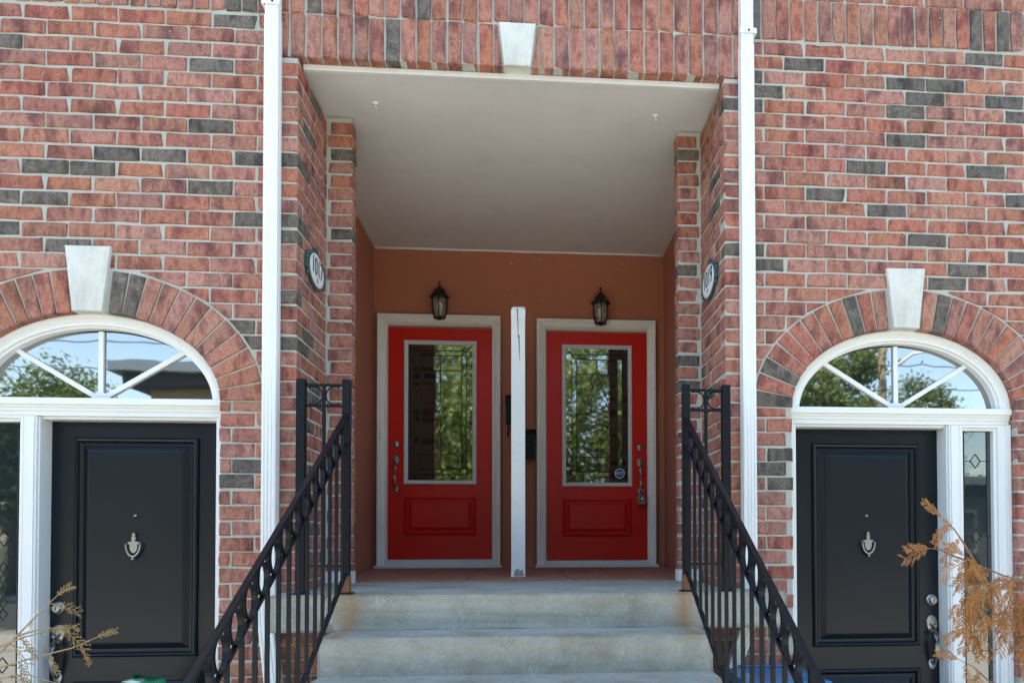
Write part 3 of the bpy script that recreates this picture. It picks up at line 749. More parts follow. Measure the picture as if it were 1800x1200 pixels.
    if kind == 0:
        for q in (0, .028): ln((cx-.1+q, zm), (cx-.04, zm+.06-q), (cx+.02-q, zm), (cx-.04, zm-.06+q), (cx-.1+q, zm))
        ln((cx+.02, zm), (cx+.06, zm+.05), (cx+.1, zm)); ln((cx, zs[1]), (cx, zm-.08), (cx-.03, zm-.05)); ln((cx, zs[3]), (cx, zm+.1))
        for sg in (-1, 1): ln(*[(cx+sg*(.045*math.sin(q*math.pi/10)), zm+.08+q*.02) for q in range(11)])
    else:
        for sg in (-1, 1):
            ln(*[(cx+sg*(.015+.10*math.sin(q*math.pi/12)), zm+.20-q*.035) for q in range(13)])
            ln(*[(cx+sg*.06*math.sin(q*math.pi/8), zm+.22+q*.022) for q in range(9)])
            ln((cx, zs[1]), (cx, zm-.22)); ln((cx, zs[3]), (cx, zm+.2))
        for sg in (-1, 1):
            ln(*[(cx+sg*(.13*math.sin(q*math.pi/10)), zs[1]+.02+q*(zm-.05-zs[1])/10) for q in range(11)]); ln(*[(cx+sg*(.12-.012*q), zm+.06+q*.03) for q in range(10)]); ln((a+m2, zm+sg*.01), (cx+sg*.02-.12, zm+.02))
        for q in range(-2, 3): ln((cx-.1, zm+.02+q*.045), (cx+.1, zm-.06+q*.045)); ln((cx-.1, zm-.08+q*.045), (cx+.1, zm+.0+q*.045))
    D('caming', bm, 'lead', smooth=True)
    bm = bmesh.new(); pa, pb, pz0, pz1 = gx0+.0, gx1+.0, zb+.205, zb+.545
    rectframe(bm, pa, pb, pz0, pz1, [(0, Y+.0006), (.006, Y-.014), (.018, Y-.018), (.03, Y+.0002), (.04, Y+.0002), (.068, Y-.016), (.079, Y-.016)])
    faces(bm, [(pa+.079, Y-.016, pz0+.079), (pb-.079, Y-.016, pz0+.079), (pb-.079, Y-.016, pz1-.079), (pa+.079, Y-.016, pz1-.079)], [(0, 1, 2, 3)]); D('panel', bm, 'red')
    hx = x0+.066 if hand < 0 else x1-.062; hz = zb+.99
    bm = bmesh.new(); lathe(bm, [(.03, .001), (.03, -.008), (.024, -.014), (.014, -.016), (.014, -.02), (.004, -.021)], (hx, Y, hz), 18, 'y'); D('deadbolt', bm, 'chrome')
    bm = bmesh.new()
    def oval(cz, rx, rz, dp):
        loft(bm, [[(hx+rx*q*math.cos(w), Y-yy, cz+rz*q*math.sin(w)) for w in (2*math.pi*k/18 for k in range(18))] for q, yy in ((1, -.001), (1, .006), (.85, dp), (.3, dp+.002))], cap=True)
    oval(hz-.135, .03, .046, .012); oval(hz-.385, .022, .034, .01); hs = D('handle_set', bm, 'chrome')
    bm = bmesh.new(); tube(bm, [(hx, Y-.012, hz-.15), (hx, Y-.045, hz-.17), (hx, Y-.055, hz-.22), (hx, Y-.052, hz-.3), (hx, Y-.038, hz-.355), (hx, Y-.008, hz-.385)], [.008, .009, .012, .012, .009, .008], 10); D('grip', bm, 'chrome', hs, smooth=True)
    return d, hx, hz, Y, (gx0, gx1, gz0, gz1)
red_door(-1.204, -.314, 3.366, -1, 'cream door frame around the left red door', 'red door on the left with leaded glass and diamond motif', False, 0)
dr, hx, hz, Y, gb = red_door(.163, 1.05, 3.352, 1, 'cream door frame around the right red door', 'red door on the right with leaded glass and blue sticker', True, 1)
# lockbox hanging from the right handle
lk = thing('key_lockbox', 'small silver lockbox hanging on the right red door handle', 'lockbox', (hx+.004, Y-.06, hz-.46))
bm = prism(bmesh.new(), [(-.036, -.05), (.036, -.05), (.040, .0), (.034, .04), (-.034, .04), (-.040, 0)], -.03, .022, inset=.006); obj('case', bm, 'chrome', lk)
bm = bmesh.new(); tube(bm, [(-.018, 0, .035), (-.018, 0, .075), (-.010, 0, .09), (.010, 0, .09), (.018, 0, .075), (.018, 0, .035)], .006, 8); obj('shackle', bm, 'chrome', lk, smooth=True)
obj('keypad', BX(-.020, .020, -.034, -.0305, -.014, .022, bev=.001), 'ink', lk); obj('keypad_plate', BX(-.012, .012, -.0365, -.0345, -.006, .014), 'plaque', lk)
# octagonal alarm sticker on the glass
st = thing('alarm_sticker', 'blue octagonal alarm sticker in the corner of the right red door glass', 'sticker', (.806, Y-.009, 2.112))
oc = lambda r, y0, y1: prism(bmesh.new(), [(r*math.cos(R(22.5+45*k)), r*math.sin(R(22.5+45*k))) for k in range(8)], y0, y1)
obj('border', oc(.047, 0, .001), 'plaque', st); obj('face', oc(.040, -.0008, -.0002), 'stickerblue', st)
me = textmesh('ADT', .036, .0002); me.materials.append(M['plaque']); o = link('lettering', me, st); o.rotation_euler = (R(90), 0, 0); o.location = (0, -.0016, 0); o.scale = (.95, 1, 1)

# ------------------------------------------------------------------ wall lanterns
def lantern(x, z, label):
    t = thing('wall_lantern', label, 'lantern', (x, 2.50, z))          # z = bottom of the cage
    rot = R(30)
    bm = bmesh.new(); lathe(bm, [(.003, .325), (.010, .318), (.010, .308), (.004, .302), (.004, .29), (.012, .282), (.018, .27), (.03, .262), (.048, .238), (.060, .21), (.063, .195), (.083, .186), (.084, .180), (.07, .176)], (0, 0, 0), 24); obj('cap', bm, 'bronze', t, smooth=True)
    bm = bmesh.new(); lathe(bm, [(.052, .0), (.054, .006), (.046, .014), (.036, .018)], (0, 0, 0), 6); lathe(bm, [(.012, -.012), (.022, -.004), (.03, .0005)], (0, 0, 0), 12); obj('base', bm, 'bronze', t)
    for k in range(6):
        a = rot+2*math.pi*k/6; bm = bmesh.new()
        tube(bm, [(r*math.cos(a), r*math.sin(a), h) for r, h in ((.047, .008), (.062, .05), (.069, .1), (.07, .14), (.066, .178))], .005, 6); obj('cage_bar', bm, 'bronze', t, smooth=True)
    bm = bmesh.new(); lathe(bm, [(.042, .014), (.056, .05), (.063, .1), (.064, .14), (.061, .176)], (0, 0, 0), 18)
    obj('glass_shade', bm, 'lampglass', t, smooth=True)
    bm = bmesh.new(); lathe(bm, [(.014, .02), (.014, .052)], (0, 0, 0), 14); obj('socket', bm, 'plaque', t)
    bm = bmesh.new(); lathe(bm, [(.012, .053), (.020, .075), (.027, .10), (.025, .125), (.012, .142), (.003, .146)], (0, 0, 0), 14); obj('bulb', bm, 'bulb', t, smooth=True)
    bm = bmesh.new(); tube(bm, [(0, .03, .22), (0, .075, .21), (0, .1, .17)], .012, 8); lathe(bm, [(.05, .118), (.05, .104), (.04, .098)], (0, 0, .15), 18, 'y'); obj('wall_bracket', bm, 'bronze', t, smooth=False)
lantern(-.756, 3.428, 'dark bronze wall lantern above the left red door')
lantern(.632, 3.408, 'dark bronze wall lantern above the right red door')

# ------------------------------------------------------------------ centre divider, mailboxes
t = thing('porch_divider', 'tall white wooden post of the porch divider between the red doors', 'post', (-.066, 1.1, ZF+.01))
bm = bmesh.new(); loft(bm, [[(sx*w, sy*w, z) for sx, sy in ((-1, -1), (1, -1), (1, 1), (-1, 1))] for w, z in ((.048, 0), (.046, .05), (.046, 1.72), (.0465, 1.7205))], cap=True); obj('post', bm, 'post', t)
bm = bmesh.new(); loft(bm, [[(sx*w, sy*w, z) for sx, sy in ((-1, -1), (1, -1), (1, 1), (-1, 1))] for w, z in ((.044, 1.721), (.044, 1.7265), (.0475, 1.727), (.0475, 1.79), (.036, 1.812))], cap=True); obj('post_cap', bm, 'post', t)
obj('rail', BX(-.012, .05, .05, 1.5, 1.79, 1.845, bev=.003), 'grey', t); obj('rail', BX(-.015, .03, .05, 1.5, .18, .24, bev=.003), 'post', t)
for k in range(11): obj('picket', BX(-.008, .012, .12+k*.125, .19+k*.125, .2402, 1.7898), 'post', t)
bm = bmesh.new()
for dx, z0, z1 in ((-.006, 1.60, 1.80), (.004, 1.45, 1.62)): faces(bm, [(dx-.003, -.0485, z1), (dx+.004, -.0485, z1), (dx+.008, -.0472, z0), (dx+.006, -.0472, z0)], [(0, 1, 2, 3)])
obj('crack', bm, 'ink', t)
bm = bmesh.new(); faces(bm, [(-.03, -.0495, .005), (.04, -.0495, .005), (.03, -.0485, .05), (.012, -.0485, .04), (.0, -.0485, .055), (-.022, -.0485, .045)], [(0, 1, 2, 3, 4, 5)]); obj('bare_patch', bm, 'grey', t)
def mailbox(x, z0, z1, w, label, hooks):
    t = thing('mailbox', label, 'mailbox', (x, 2.56, z0)); h = z1-z0
    bm = bmesh.new(); loft(bm, [[(sx*w, y, z) for sx in (-1, 1) for y in ((-.06, .055) if sx < 0 else (.055, -.06))] for z in (0, h*.72)], cap=True); obj('body', bm, 'iron', t)
    bm = bmesh.new(); faces(bm, [(-w-.008, -.075, h*.74), (w+.008, -.075, h*.74), (w+.008, .055, h), (-w-.008, .055, h), (-w-.008, -.075, h*.66), (w+.008, -.075, h*.66), (w+.008, .055, h*.725), (-w-.008, .055, h*.725)], [(0, 1, 2, 3), (0, 1, 5, 4), (1, 2, 6, 5), (3, 0, 4, 7), (2, 3, 7, 6)]); obj('lid', bm, 'iron', t)
    if hooks:
        for sx in (-1, 1):
            bm = bmesh.new(); tube(bm, [(sx*w*.75, .0, .005), (sx*w*.75, -.03, -.05), (sx*w*.75, -.03, -.10), (sx*w*.75+(-.0), -.07, -.13), (sx*w*.75, -.11, -.11), (sx*w*.75, -.12, -.06)], .006, 6); obj('paper_hook', bm, 'iron', t, smooth=True)
mailbox(-.115, 2.54, 2.80, .075, 'black mailbox with paper hooks behind the left side of the white post', True)
mailbox(-.01, 2.235, 2.50, .07, 'lower black mailbox showing at the right side of the white post', False)

# ------------------------------------------------------------------ house number plaques
def plaque(s, x, text, label):
    t = thing('house_number', label, 'house number', (x, .30, 3.043))
    ang = R(90) if s < 0 else R(-90)
    def ov(rx, rz, y0, y1, n=40, scal=0):
        return prism(bmesh.new(), [((rx+scal*math.cos(12*a)*.5)*math.cos(a), (rz+scal*math.cos(12*a)*.5)*math.sin(a)) for a in (2*math.pi*k/n for k in range(n))], y0, y1, inset=.005, bev=.006)
    parts = [obj('rim', ov(.168, .112, -.016, 0, 72, .003), 'teal', t), obj('face', ov(.147, .094, -.0185, -.0162), 'plaque', t)]
    for sx in (-1, 1):
        bm = bmesh.new()
        for q, (dx, dz, r) in enumerate(((.168, .0, .024), (.178, .026, .016), (.178, -.026, .016), (.16, .055, .014), (.16, -.055, .014))):
            lathe(bm, [(r, .0), (r, -.012), (r*.6, -.018), (r*.2, -.019)], (sx*dx, 0, dz), 12, 'y')
        parts.append(obj('scroll_ornament', bm, 'teal', t))
    bm = bmesh.new(); lathe(bm, [(.022, 0), (.022, -.012), (.01, -.018)], (0, 0, .115), 12, 'y'); parts.append(obj('crest', bm, 'teal', t))
    me = textmesh(text, .125, .001); me.materials.append(M['ink']); o = link('numerals', me, t); o.rotation_euler = (R(90), 0, 0); o.location = (0, -.0195, .012); o.scale = (.95, 1.15, 1)
    me = textmesh('E', .035, .001); me.materials.append(M['ink']); o = link('letter', me, t); o.rotation_euler = (R(90), 0, 0); o.location = (0, -.0195, -.062)
    t.rotation_euler = (0, 0, ang); t.scale = (.92, 1, .95)
plaque(-1, -1.1945, '1017', 'oval 1017 house number plaque on the left porch pier')
plaque(1, 1.0655, '1019', 'oval 1019 house number plaque on the right porch pier')

# ------------------------------------------------------------------ downspouts
def sweep(path, w=.036, d=.03):
    sec = [(-w, -d)]
    for k in range(4):
        x = -w+2*w*(k+.15)/4; sec += [(x, -d), (x+.003, -d-.003), (x+.010, -d-.003), (x+.013, -d)]
    sec += [(w, -d), (w, -d*.3), (w+.002, -d*.2), (w+.002, d*.2), (w, d*.3), (w, d), (-w, d)]
    bm = bmesh.new(); loft(bm, [[(px+x, py+y, pz) for x, y in sec] for px, py, pz in path], cap=True); return bm
def spout(s, x, label, path, joint, tabz):
    t = thing('downspout', label, 'downspout', (x, -.035, 0)); o_ = Vector((x, -.035, 0))
    def P(n, bm, m='spout', **k):
        for v in bm.verts: v.co -= o_
        return obj(n, bm, m, t, **k)
    P('pipe', sweep([(x, -.034, joint), (x, -.034, 5.6)], .0335, .0275)); P('pipe', sweep([(x, -.034, 1.25), (x, -.034, joint+.045)]))
    P('elbow', sweep(path, .038, .032))
    zb = BX(x-.042, x+.042, -.0715, -.068, joint+.1, joint+.128, bev=.001); P('strap', zb)
    tab = BX(x+.036 if s > 0 else x-.05, x+.05 if s > 0 else x-.036, -.07, -.003, joint+.1, joint+.128, bev=.001); P('strap', tab)
    bm = bmesh.new(); lathe(bm, [(.006, 0), (.006, -.003), (.002, -.005)], (x+.006, -.0715, joint+.114), 8, 'y'); P('screw', bm, 'ink')
spout(-1, -1.314, 'white downspout left of the porch, running past the left railing', [(-1.326, -.036, 1.32), (-1.326, -.036, 1.22), (-1.318, -.05, 1.12), (-1.27, -.09, .80), (-1.25, -.1, .45), (-1.25, -.1, .2)], 4.19, 4.28)
spout(1, 1.184, 'white downspout right of the porch, with slanted lower elbow', [(1.196, -.036, 1.32), (1.196, -.036, 1.2), (1.18, -.05, 1.13), (1.07, -.08, .83), (1.04, -.09, .75), (1.04, -.09, .2)], 4.17, 4.30)

# ------------------------------------------------------------------ iron railings
def ring_mesh(ro, ri, hw, n=22):
    bm = bmesh.new(); loft(bm, [[(x, r*math.cos(a), r*math.sin(a)) for x, r in ((-hw, ri), (hw, ri), (hw, ro), (-hw, ro))] for a in (2*math.pi*k/n for k in range(n+1))])
    me = bpy.data.meshes.new('ring'); bmesh.ops.recalc_face_normals(bm, faces=bm.faces); bm.to_mesh(me); bm.free(); me.materials.append(M['iron']); return me
RING = ring_mesh(.0510, .0465, .0085)
SLOPE = .578
def railing(s, x, xo, label):
    Y0 = -.225; t = thing('stair_railing', label, 'railing', (x, Y0, 1.2745)); o_ = Vector((x, Y0, 1.2745))
    def P(n, bm, m='iron', **k):
        for v in bm.verts: v.co -= o_
        return obj(n, bm, m, t, **k)
    for xp, h in ((x, .019), (xo, .021)):
        P('post', BX(xp-h, xp+h, Y0-h, Y0+h, 1.285, 2.325, bev=.002))
        P('post_foot', BX(xp-.034, xp+.034, Y0-.034, Y0+.034, 1.275, 1.284), 'iron'); 
    P('rust_sleeve', BX(x-.0205, x+.0205, Y0-.0205, Y0+.0205, 1.2845, 1.365), 'rust')
    xm = (x+xo)/2; hw = abs(x-xo)/2-.02
    for z in (2.298, 2.196): P('panel_bar', BX(xm-hw, xm+hw, Y0-.008, Y0+.008, z-.006, z+.006))
    P('panel_bar', BX(xm-.007, xm+.007, Y0-.007, Y0+.007, 1.42, 2.2915)); P('panel_bar', BX(xm-hw, xm+hw, Y0-.008, Y0+.008, 1.408, 1.42))
    for sg in (-1, 1):
        bm = bmesh.new(); r = .044; pts = [(xm+sg*(.008+r)-sg*r*math.cos(a), Y0, 2.247+r*math.sin(a)) for a in (R(-118+236*k/20) for k in range(21))]
        tube(bm, pts, .0042, 6); P('scroll', bm)
    zh = lambda y: 2.158+SLOPE*(y-Y0)
    Ye = -2.12
    P('handrail', bar(bmesh.new(), (x, Y0-.012, zh(Y0-.012)), (x, Ye, zh(Ye)), .020, .014))
    P('ring_rail', bar(bmesh.new(), (x, Y0-.015, zh(Y0-.015)-.135), (x, Ye, zh(Ye)-.135), .017, .010))
    zb = lambda y: zh(y)-.775
    P('bottom_rail', bar(bmesh.new(), (x, Y0-.015, zb(Y0-.015)), (x, Ye, zb(Ye)), .020, .010))
    P('end_post', BX(x-.019, x+.019, Ye-.03, Ye+.008, .085, zh(Ye)+.02, bev=.002))
    bm0 = None; y = Y0-.075; me = None
    while y > Ye+.04:
        if me is None:
            bm = bmesh.new(); loft(bm, [[(-.0068, -.0068, za), (.0068, -.0068, za), (.0068, .0068, zb_), (-.0068, .0068, zb_)] for za, zb_ in ((-.77-.004, -.77+.004), (-.014-.004, -.014+.004))], cap=True)
            b = obj('baluster', bm, 'iron', t); me = b.data
        else: b = link('baluster', me, t)
        b.location = Vector((x, y, zh(y)))-o_
        q = link('ring', RING, t); q.location = Vector((x, y-.0575, zh(y-.0575)-.0685))-o_; q.scale = (1, .96, 1.1)
        y -= .115
railing(-1, -.888, -1.105, 'black iron stair railing with rings on the left of the steps')
railing(1, .802, 1.008, 'black iron stair railing with rings on the right of the steps')

# ------------------------------------------------------------------ bin, bag
t = thing('blue_bin', 'blue plastic bin behind the right railing beside the downspout', 'bin', (1.22, -.34, 0.03))
bm = bmesh.new(); loft(bm, [[(sx*w, sy*d, z) for sx, sy in ((-1, -1), (1, -1), (1, 1), (-1, 1))] for w, d, z in ((.16, .15, 0), (.2, .19, .79), (.2, .19, .8))], cap=True); obj('body', bm, 'blue', t)
bm = bmesh.new(); loft(bm, [[(sx*w, sy*d, z) for sx, sy in ((-1, -1), (1, -1), (1, 1), (-1, 1))] for w, d, z in ((.215, .205, .785), (.22, .21, .81), (.205, .195, .84), (.14, .13, .85), (.12, .11, .838))], cap=True); obj('lid', bm, 'blue', t)
bm = bmesh.new(); tube(bm, [(-.12, .2, .82), (-.12, .235, .84), (.12, .235, .84), (.12, .2, .82)], .012, 8); obj('handle', bm, 'blue', t)
t = thing('garden_bag', 'green plastic bag slumped in front of the left black door', 'bag', (-1.83, -.22, 0))
bm = bmesh.new(); rings = []; g = random.Random(9)
for i in range(15):
    z = .88*i/14; f = (1-(abs(i-4)/11)**2.4*.75)*(.16 if i else .13)
    if i > 11: f *= (1.25, 1.05, 1.15)[i-12]
    rings.append([(f*1.25*math.cos(a)*(1+.09*math.sin(5*a+i*.7)+g.uniform(-.03, .03)), f*.75*math.sin(a)*(1+.1*math.sin(4*a+i)+g.uniform(-.03, .03)), z+(.012*math.sin(3*a+1) if i > 2 else 0)) for a in (2*math.pi*k/26 for k in range(26))])
loft(bm, rings, cap=True); obj('sack', bm, 'bag', t, smooth=True)
bm = bmesh.new(); tube(bm, [(.105*math.cos(a), .06*math.sin(a), .765+.006*math.sin(2*a)) for a in (2*math.pi*k/16 for k in range(17))], .008, 6); obj('tie', bm, 'white', t)

# ------------------------------------------------------------------ dead cedar shrubs
def ribbon(bm, pts, w0, w1, nrm):
    vs = []
    for i, p in enumerate(pts):
        d = (pts[min(i+1, len(pts)-1)]-pts[max(i-1, 0)]).normalized(); sd_ = d.cross(nrm).normalized(); w = w0+(w1-w0)*i/(len(pts)-1)
        vs.append((bm.verts.new(p+sd_*w), bm.verts.new(p+nrm*w*.5), bm.verts.new(p-sd_*w)))
    for a, b in zip(vs, vs[1:]): bm.faces.new((a[0], a[1], b[1], b[0])); bm.faces.new((a[1], a[2], b[2], b[1]))
def spray(bm, base, dirv, nrm, L, g, droop=.35, thin=False):
    """flat fern-like cedar spray: axis, side shoots, scale-leaf tips"""
    d = dirv.normalized(); nrm = (nrm-d*nrm.dot(d)).normalized(); s = d.cross(nrm)
    n = 6 if thin else 10; pts = [base]; cv = g.uniform(-.35, .35)
    for i in range(n): d2 = (d+Vector((0, 0, -droop*i/n))+s*(cv*i/n+g.uniform(-.06, .06))).normalized(); pts.append(pts[-1]+d2*L/n)
    ribbon(bm, pts, .0019, .0010, nrm)
    for i in range(1, n+1):
        ax = (pts[i]-pts[i-1]).normalized()
        for sg in (-1, 1):
            if g.random() < .12: continue
            q = pts[i]; l = L*.30*math.sin(math.pi*(.16+.74*(1-i/(n+1))))*g.uniform(.7, 1.2); dd = (ax*.9+s*sg*.95+nrm*g.uniform(-.35, .35)).normalized()
            m = 5; pp = [q]
            for k in range(m): pp.append(pp[-1]+(dd+ax*.12*k+Vector((0, 0, -droop*.3*k/m))).normalized()*l/m)
            ribbon(bm, pp, .0017, .0008, nrm)
            for k in range(2, m+1, 2 if thin else 1):
                for s2 in (-1, 1):
                    l2 = l*.22*(1.15-k/(m+2))*g.uniform(.6, 1.4)+.003
                    e = (dd*.9+dd.cross(nrm)*s2*.8+nrm*g.uniform(-.2, .2)).normalized(); ribbon(bm, [pp[k], pp[k]+e*l2*.5, pp[k]+e*l2], .0015, .0006, nrm)
def cedar(name, label, base, stem, branches, leafmat, twigmat, seed, Lr=(.10, .17), thin=False):
    g = random.Random(seed); t = thing(name, label, 'shrub', base); o_ = Vector(base)
    bm = bmesh.new(); tube(bm, [Vector(p)-o_ for p in stem], [.016-.010*i/(len(stem)-1) for i in range(len(stem))], 7); obj('stem', bm, twigmat, t, smooth=True)
    for pts, sprays in branches:
        P = [Vector(p)-o_ for p in pts]; bm = bmesh.new(); tube(bm, P, [.0048-.0034*i/(len(P)-1) for i in range(len(P))], 6); br = obj('branch', bm, twigmat, t, smooth=True)
        bm = bmesh.new()
        for k in range(sprays):
            f = .12+.88*(k+g.random()*.6)/sprays if sprays > 1 else 1; f = min(f, .999); i = int(f*(len(P)-1)); q = P[i].lerp(P[i+1], f*(len(P)-1)-i)
            ax = (P[i+1]-P[i]).normalized(); dv = ax*g.uniform(.1, .9)+Vector((g.uniform(-.35, .6), g.uniform(-.5, .2), g.uniform(-1.2, .1)))
            spray(bm, q, dv, Vector((g.uniform(-.5, .5), -1, g.uniform(-.3, .5))), g.uniform(*Lr), g, g.uniform(.2, .7), thin)
        spray(bm, P[-1], P[-1]-P[-2], Vector((.2, -1, .3)), Lr[1]*.55, g, .3, thin)
        obj('foliage', bm, leafmat, br, recalc=False)
Yc = -1.2
cedar('cedar_shrub', 'brown dried cedar branches hanging at the right edge', (2.12, Yc, 0), [(2.12, Yc, 0), (2.14, Yc, .6), (2.1, Yc+.02, 1.1), (2.12, Yc, 1.5)],
      [([(2.11, Yc, 1.3), (2.0, Yc, 1.345), (1.84, Yc, 1.40), (1.735, Yc, 1.44), (1.68, Yc-.01, 1.475)], 15), ([(1.735, Yc, 1.44), (1.68, Yc, 1.53), (1.645, Yc, 1.58), (1.60, Yc, 1.62)], 4), ([(1.70, Yc, 1.455), (1.64, Yc, 1.475), (1.585, Yc, 1.50), (1.545, Yc, 1.505)], 1),
       ([(2.1, Yc, 1.12), (1.95, Yc, 1.2), (1.85, Yc, 1.255), (1.74, Yc, 1.235), (1.72, Yc, 1.2), (1.69, Yc, 1.19)], 9), ([(2.1, Yc+.02, 1.25), (1.97, Yc, 1.31), (1.88, Yc-.03, 1.30), (1.80, Yc-.03, 1.25)], 14), ([(2.1, Yc-.05, 1.3), (1.99, Yc-.06, 1.33), (1.92, Yc-.08, 1.26), (1.9, Yc-.08, 1.16)], 13), ([(2.1, Yc, 1.3), (1.9, Yc-.05, 1.38), (1.78, Yc-.05, 1.38), (1.70, Yc-.05, 1.36), (1.66, Yc-.05, 1.32)], 16),
       ([(2.1, Yc, .9), (1.9, Yc, .95), (1.78, Yc, .99), (1.72, Yc, 1.045), (1.66, Yc, 1.075)], 6), ([(2.1, Yc, .85), (1.9, Yc-.02, .93), (1.78, Yc-.02, .95), (1.7, Yc-.02, .94)], 5)], 'cedar', 'branch', 4)
cedar('cedar_shrub', 'pale dried cedar twigs at the lower left corner', (-2.02, Yc, 0), [(-2.02, Yc, 0), (-2.0, Yc, .5), (-2.03, Yc, .9), (-2.0, Yc, 1.15)],
      [([(-2.0, Yc, 1.02), (-1.84, Yc, 1.15), (-1.76, Yc, 1.235), (-1.70, Yc, 1.30), (-1.655, Yc, 1.345)], 4), ([(-1.78, Yc, 1.21), (-1.70, Yc, 1.235), (-1.64, Yc, 1.235)], 1), ([(-2.0, Yc, .98), (-1.84, Yc, 1.1), (-1.72, Yc, 1.135), (-1.6, Yc, 1.165), (-1.52, Yc, 1.20)], 4),
       ([(-1.85, Yc, 1.17), (-1.76, Yc, 1.205), (-1.68, Yc, 1.225)], 3), ([(-2.0, Yc, .95), (-1.86, Yc-.02, 1.06), (-1.74, Yc-.02, 1.08), (-1.62, Yc-.02, 1.04)], 8), ([(-2.0, Yc, .92), (-1.88, Yc-.03, 1.02), (-1.76, Yc-.03, 1.03), (-1.68, Yc-.03, 1.0)], 9)], 'cedarpale', 'twigpale', 8, (.06, .12), True)
cedar('cedar_sprig', 'thin rust red dead cedar sprig between the left railing and the steps', (-1.0, -.62, 0), [(-1.0, -.62, 0), (-.99, -.6, .5), (-.975, -.56, .85)],
      [([(-.975, -.56, .8), (-.965, -.52, .95), (-.955, -.47, 1.1), (-.945, -.42, 1.24)], 5), ([(-.98, -.58, .75), (-.97, -.6, .9), (-.955, -.6, 1.02)], 7), ([(-.98, -.58, .7), (-1.02, -.5, .9), (-1.06, -.45, 1.05)], 1)], 'cedarred', 'branch', 12, (.04, .08), True)

# ------------------------------------------------------------------ ground, street and what the windows reflect
tag(obj('ground', BX(-150, 150, -200, 30, -.3, 0), 'lawn'), kind='structure')
tag(obj('front_path', BX(-8, 8, -6.2, -.35, -.05, .085), 'kerb'), kind='structure')  # unseen path, made wide and pale to bounce sunlight up under the porch
tag(obj('pavement', BX(-150, 150, -8, -6.21, -.05, .1), 'kerb'), kind='structure')
tag(obj('road', BX(-150, 150, -15.5, -8.15, -.1, .012), 'asphalt'), kind='structure')
tag(obj('kerb', BX(-150, 150, -8.148, -8.002, -.1, .13), 'kerb'), kind='structure')
tag(obj('pavement', BX(-150, 150, -17.5, -15.65, -.05, .1), 'kerb'), kind='structure')

CR = {}
def crown_mesh(kind, seed, n, rx, rz, leaf):
    g = random.Random(seed); bm = bmesh.new(); cl = []
    for k in range(46):
        while True:
            p = Vector((g.uniform(-1, 1), g.uniform(-1, 1), g.uniform(-1, 1)))
            if .25 < p.length < 1: break
        cl.append((Vector((p.x*rx, p.y*rx, p.z*rz)), g.uniform(.45, 1.0)))
    for i in range(n):
        c, r = g.choice(cl); p = c+Vector((g.gauss(0, .45)*r, g.gauss(0, .45)*r, g.gauss(0, .36)*r))
        a = Vector((g.uniform(-1, 1), g.uniform(-1, 1), g.uniform(-.8, .8))).normalized(); b = a.cross(Vector((g.uniform(-1, 1), g.uniform(-1, 1), g.uniform(-1, 1)))).normalized(); l = leaf*g.uniform(.6, 1.3)
        vs = [bm.verts.new(p+a*l), bm.verts.new(p+b*l*.45+a*l*.2), bm.verts.new(p-a*l*.8), bm.verts.new(p-b*l*.45+a*l*.2)]; bm.faces.new(vs)
    me = bpy.data.meshes.new('crown'); bm.to_mesh(me); bm.free(); me.materials.append(M['leaf']); return me
cm = [crown_mesh(0, 1, 22000, 2.3, 2.1, .085), crown_mesh(1, 2, 26000, 2.6, 1.9, .09)]
def tree(x, y, h, sc, k, label):
    t = thing('leafy_tree', label, 'tree', (x, y, 0), 'trees across the street'); g = random.Random(int(x*7+99))
    bm = bmesh.new(); tube(bm, [(0, 0, 0), (.05, .02, h*.3), (-.04, .03, h*.6), (.05, 0, h)], [.2, .16, .12, .06], 9)
    for q in range(6):
        a = g.uniform(0, 6.28); z = h*g.uniform(.45, .8); r = g.uniform(1.0, 1.9)*sc
        tube(bm, [(0, 0, z), (r*.5*math.cos(a), r*.5*math.sin(a), z+.5*sc), (r*math.cos(a), r*math.sin(a), z+1.2*sc)], [.09, .06, .025], 6)
    obj('trunk', bm, 'trunk', t, smooth=True)
    c = link('crown', cm[k], t); c.location = (0, 0, h); c.scale = (sc, sc, sc); c.rotation_euler = (0, 0, g.uniform(0, 6))
tree(-13.0, -15.9, 4.0, 1.0, 0, 'leafy tree reflected at the left of the left fanlight')
tree(-2.9, -17.5, 5.4, 1.75, 1, 'leafy tree reflected in the left red door glass')
tree(2.6, -18.5, 4.9, 1.55, 0, 'leafy tree reflected in the right red door glass')
tree(8.6, -18.6, 5.6, 1.15, 1, 'leafy tree reflected at the left of the right fanlight')
tree(-19, -17, 4.2, 1.2, 1, 'leafy tree reflected in the left sidelight')
tree(19, -18, 4.2, 1.2, 0, 'leafy tree beyond the grey house across the street')
tree(12.2, -19.2, 4.8, .8, 0, 'smaller leafy tree reflected right of the utility pole')
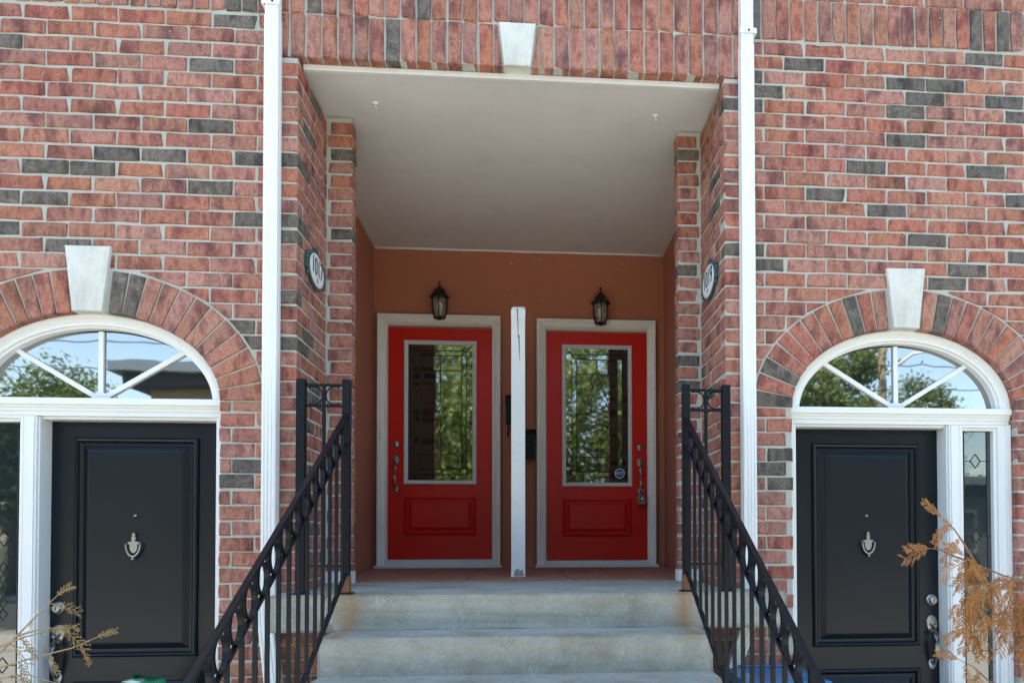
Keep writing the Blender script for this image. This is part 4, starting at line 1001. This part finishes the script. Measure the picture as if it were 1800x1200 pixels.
def house(x0, x1, y, ze, mat, label, eave=.7, upper=False):
    t = thing({'brickpanel': 'brick_house', 'siding': 'tan_house'}.get(mat, 'grey_house'), label, 'house', ((x0+x1)/2, y, 0)); cx = (x0+x1)/2
    def P(n, bm, m, par=None):
        if par is None:
            for v in bm.verts: v.co -= Vector((cx, y, 0))
        else:
            for v in bm.verts: v.co -= Vector((cx, y, 0))
        return obj(n, bm, m, par or t)
    P('wall', BX(x0, x1, y-8, y, 0, ze), mat)
    rf = P('roof', BX(x0-eave, x1+eave, y-8-eave, y+eave, ze+.002, ze+.3), 'bluegrey')
    P('eave', BX(x0-eave+.3, x1+eave-.3, y-8, y+eave-.3, ze-.35, ze), 'roof', rf)
    if upper: P('upper_storey', BX(x0+1.6, x1, y-8, y-.6, ze+.303, ze+1.5), 'bluegrey')
    for k in range(3):
        for z in (1.0, 3.6)[:2 if ze > 5 else 1]:
            wx = x0+(x1-x0)*(k+.5)/3; f = P('window', BX(wx-.62, wx+.62, y-.02, y+.04, z, z+1.45), 'white')
            for q in (-1, 1): P('pane', BX(wx+q*.3-.27, wx+q*.3+.27, y+.03, y+.05, z+.07, z+1.38), 'darkwin', f)
    P('door', BX(x1-1.4, x1-.45, y-.02, y+.05, .1, 2.2), 'red')
house(-10.6, -5.2, -17.8, 6.1, 'siding', 'tan house with deep eaves reflected in the left fanlight', .8, True)
house(12.0, 17.5, -20.5, 3.3, 'slate', 'grey house reflected low in the right sidelight', .5)
house(3.9, 7.0, -21.5, 5.2, 'brickpanel', 'brick house reflected behind the trees in the right door glass', .4)
t = thing('utility_pole', 'wooden utility pole with wires reflected in the right fanlight', 'pole', (9.85, -15.9, 0))
bm = bmesh.new(); tube(bm, [(0, 0, 0), (0, 0, 10.5)], [.15, .1], 12); obj('pole', bm, 'pole', t, smooth=True)
obj('crossarm', BX(-1.1, 1.1, -.06, .06, 9.4, 9.52), 'pole', t)
for dx, z in ((-1, 9.55), (1, 9.55), (0, 6.3), (0, 5.6)):
    bm = bmesh.new(); tube(bm, [(dx-60+4*k, .12, z+.0006*(4*k-60)**2-.6*0) for k in range(31)], .016, 5); obj('wire', bm, 'wire', t)
bm = bmesh.new(); tube(bm, [(0, 0, 6.0), (.6, .5, 6.5), (1.5, 1.2, 6.6)], .04, 7); lathe(bm, [(.05, .06), (.14, .03), (.16, -.03), (.05, -.06)], (1.6, 1.28, 6.58), 12); obj('lamp_arm', bm, 'glassframe', t, smooth=True)
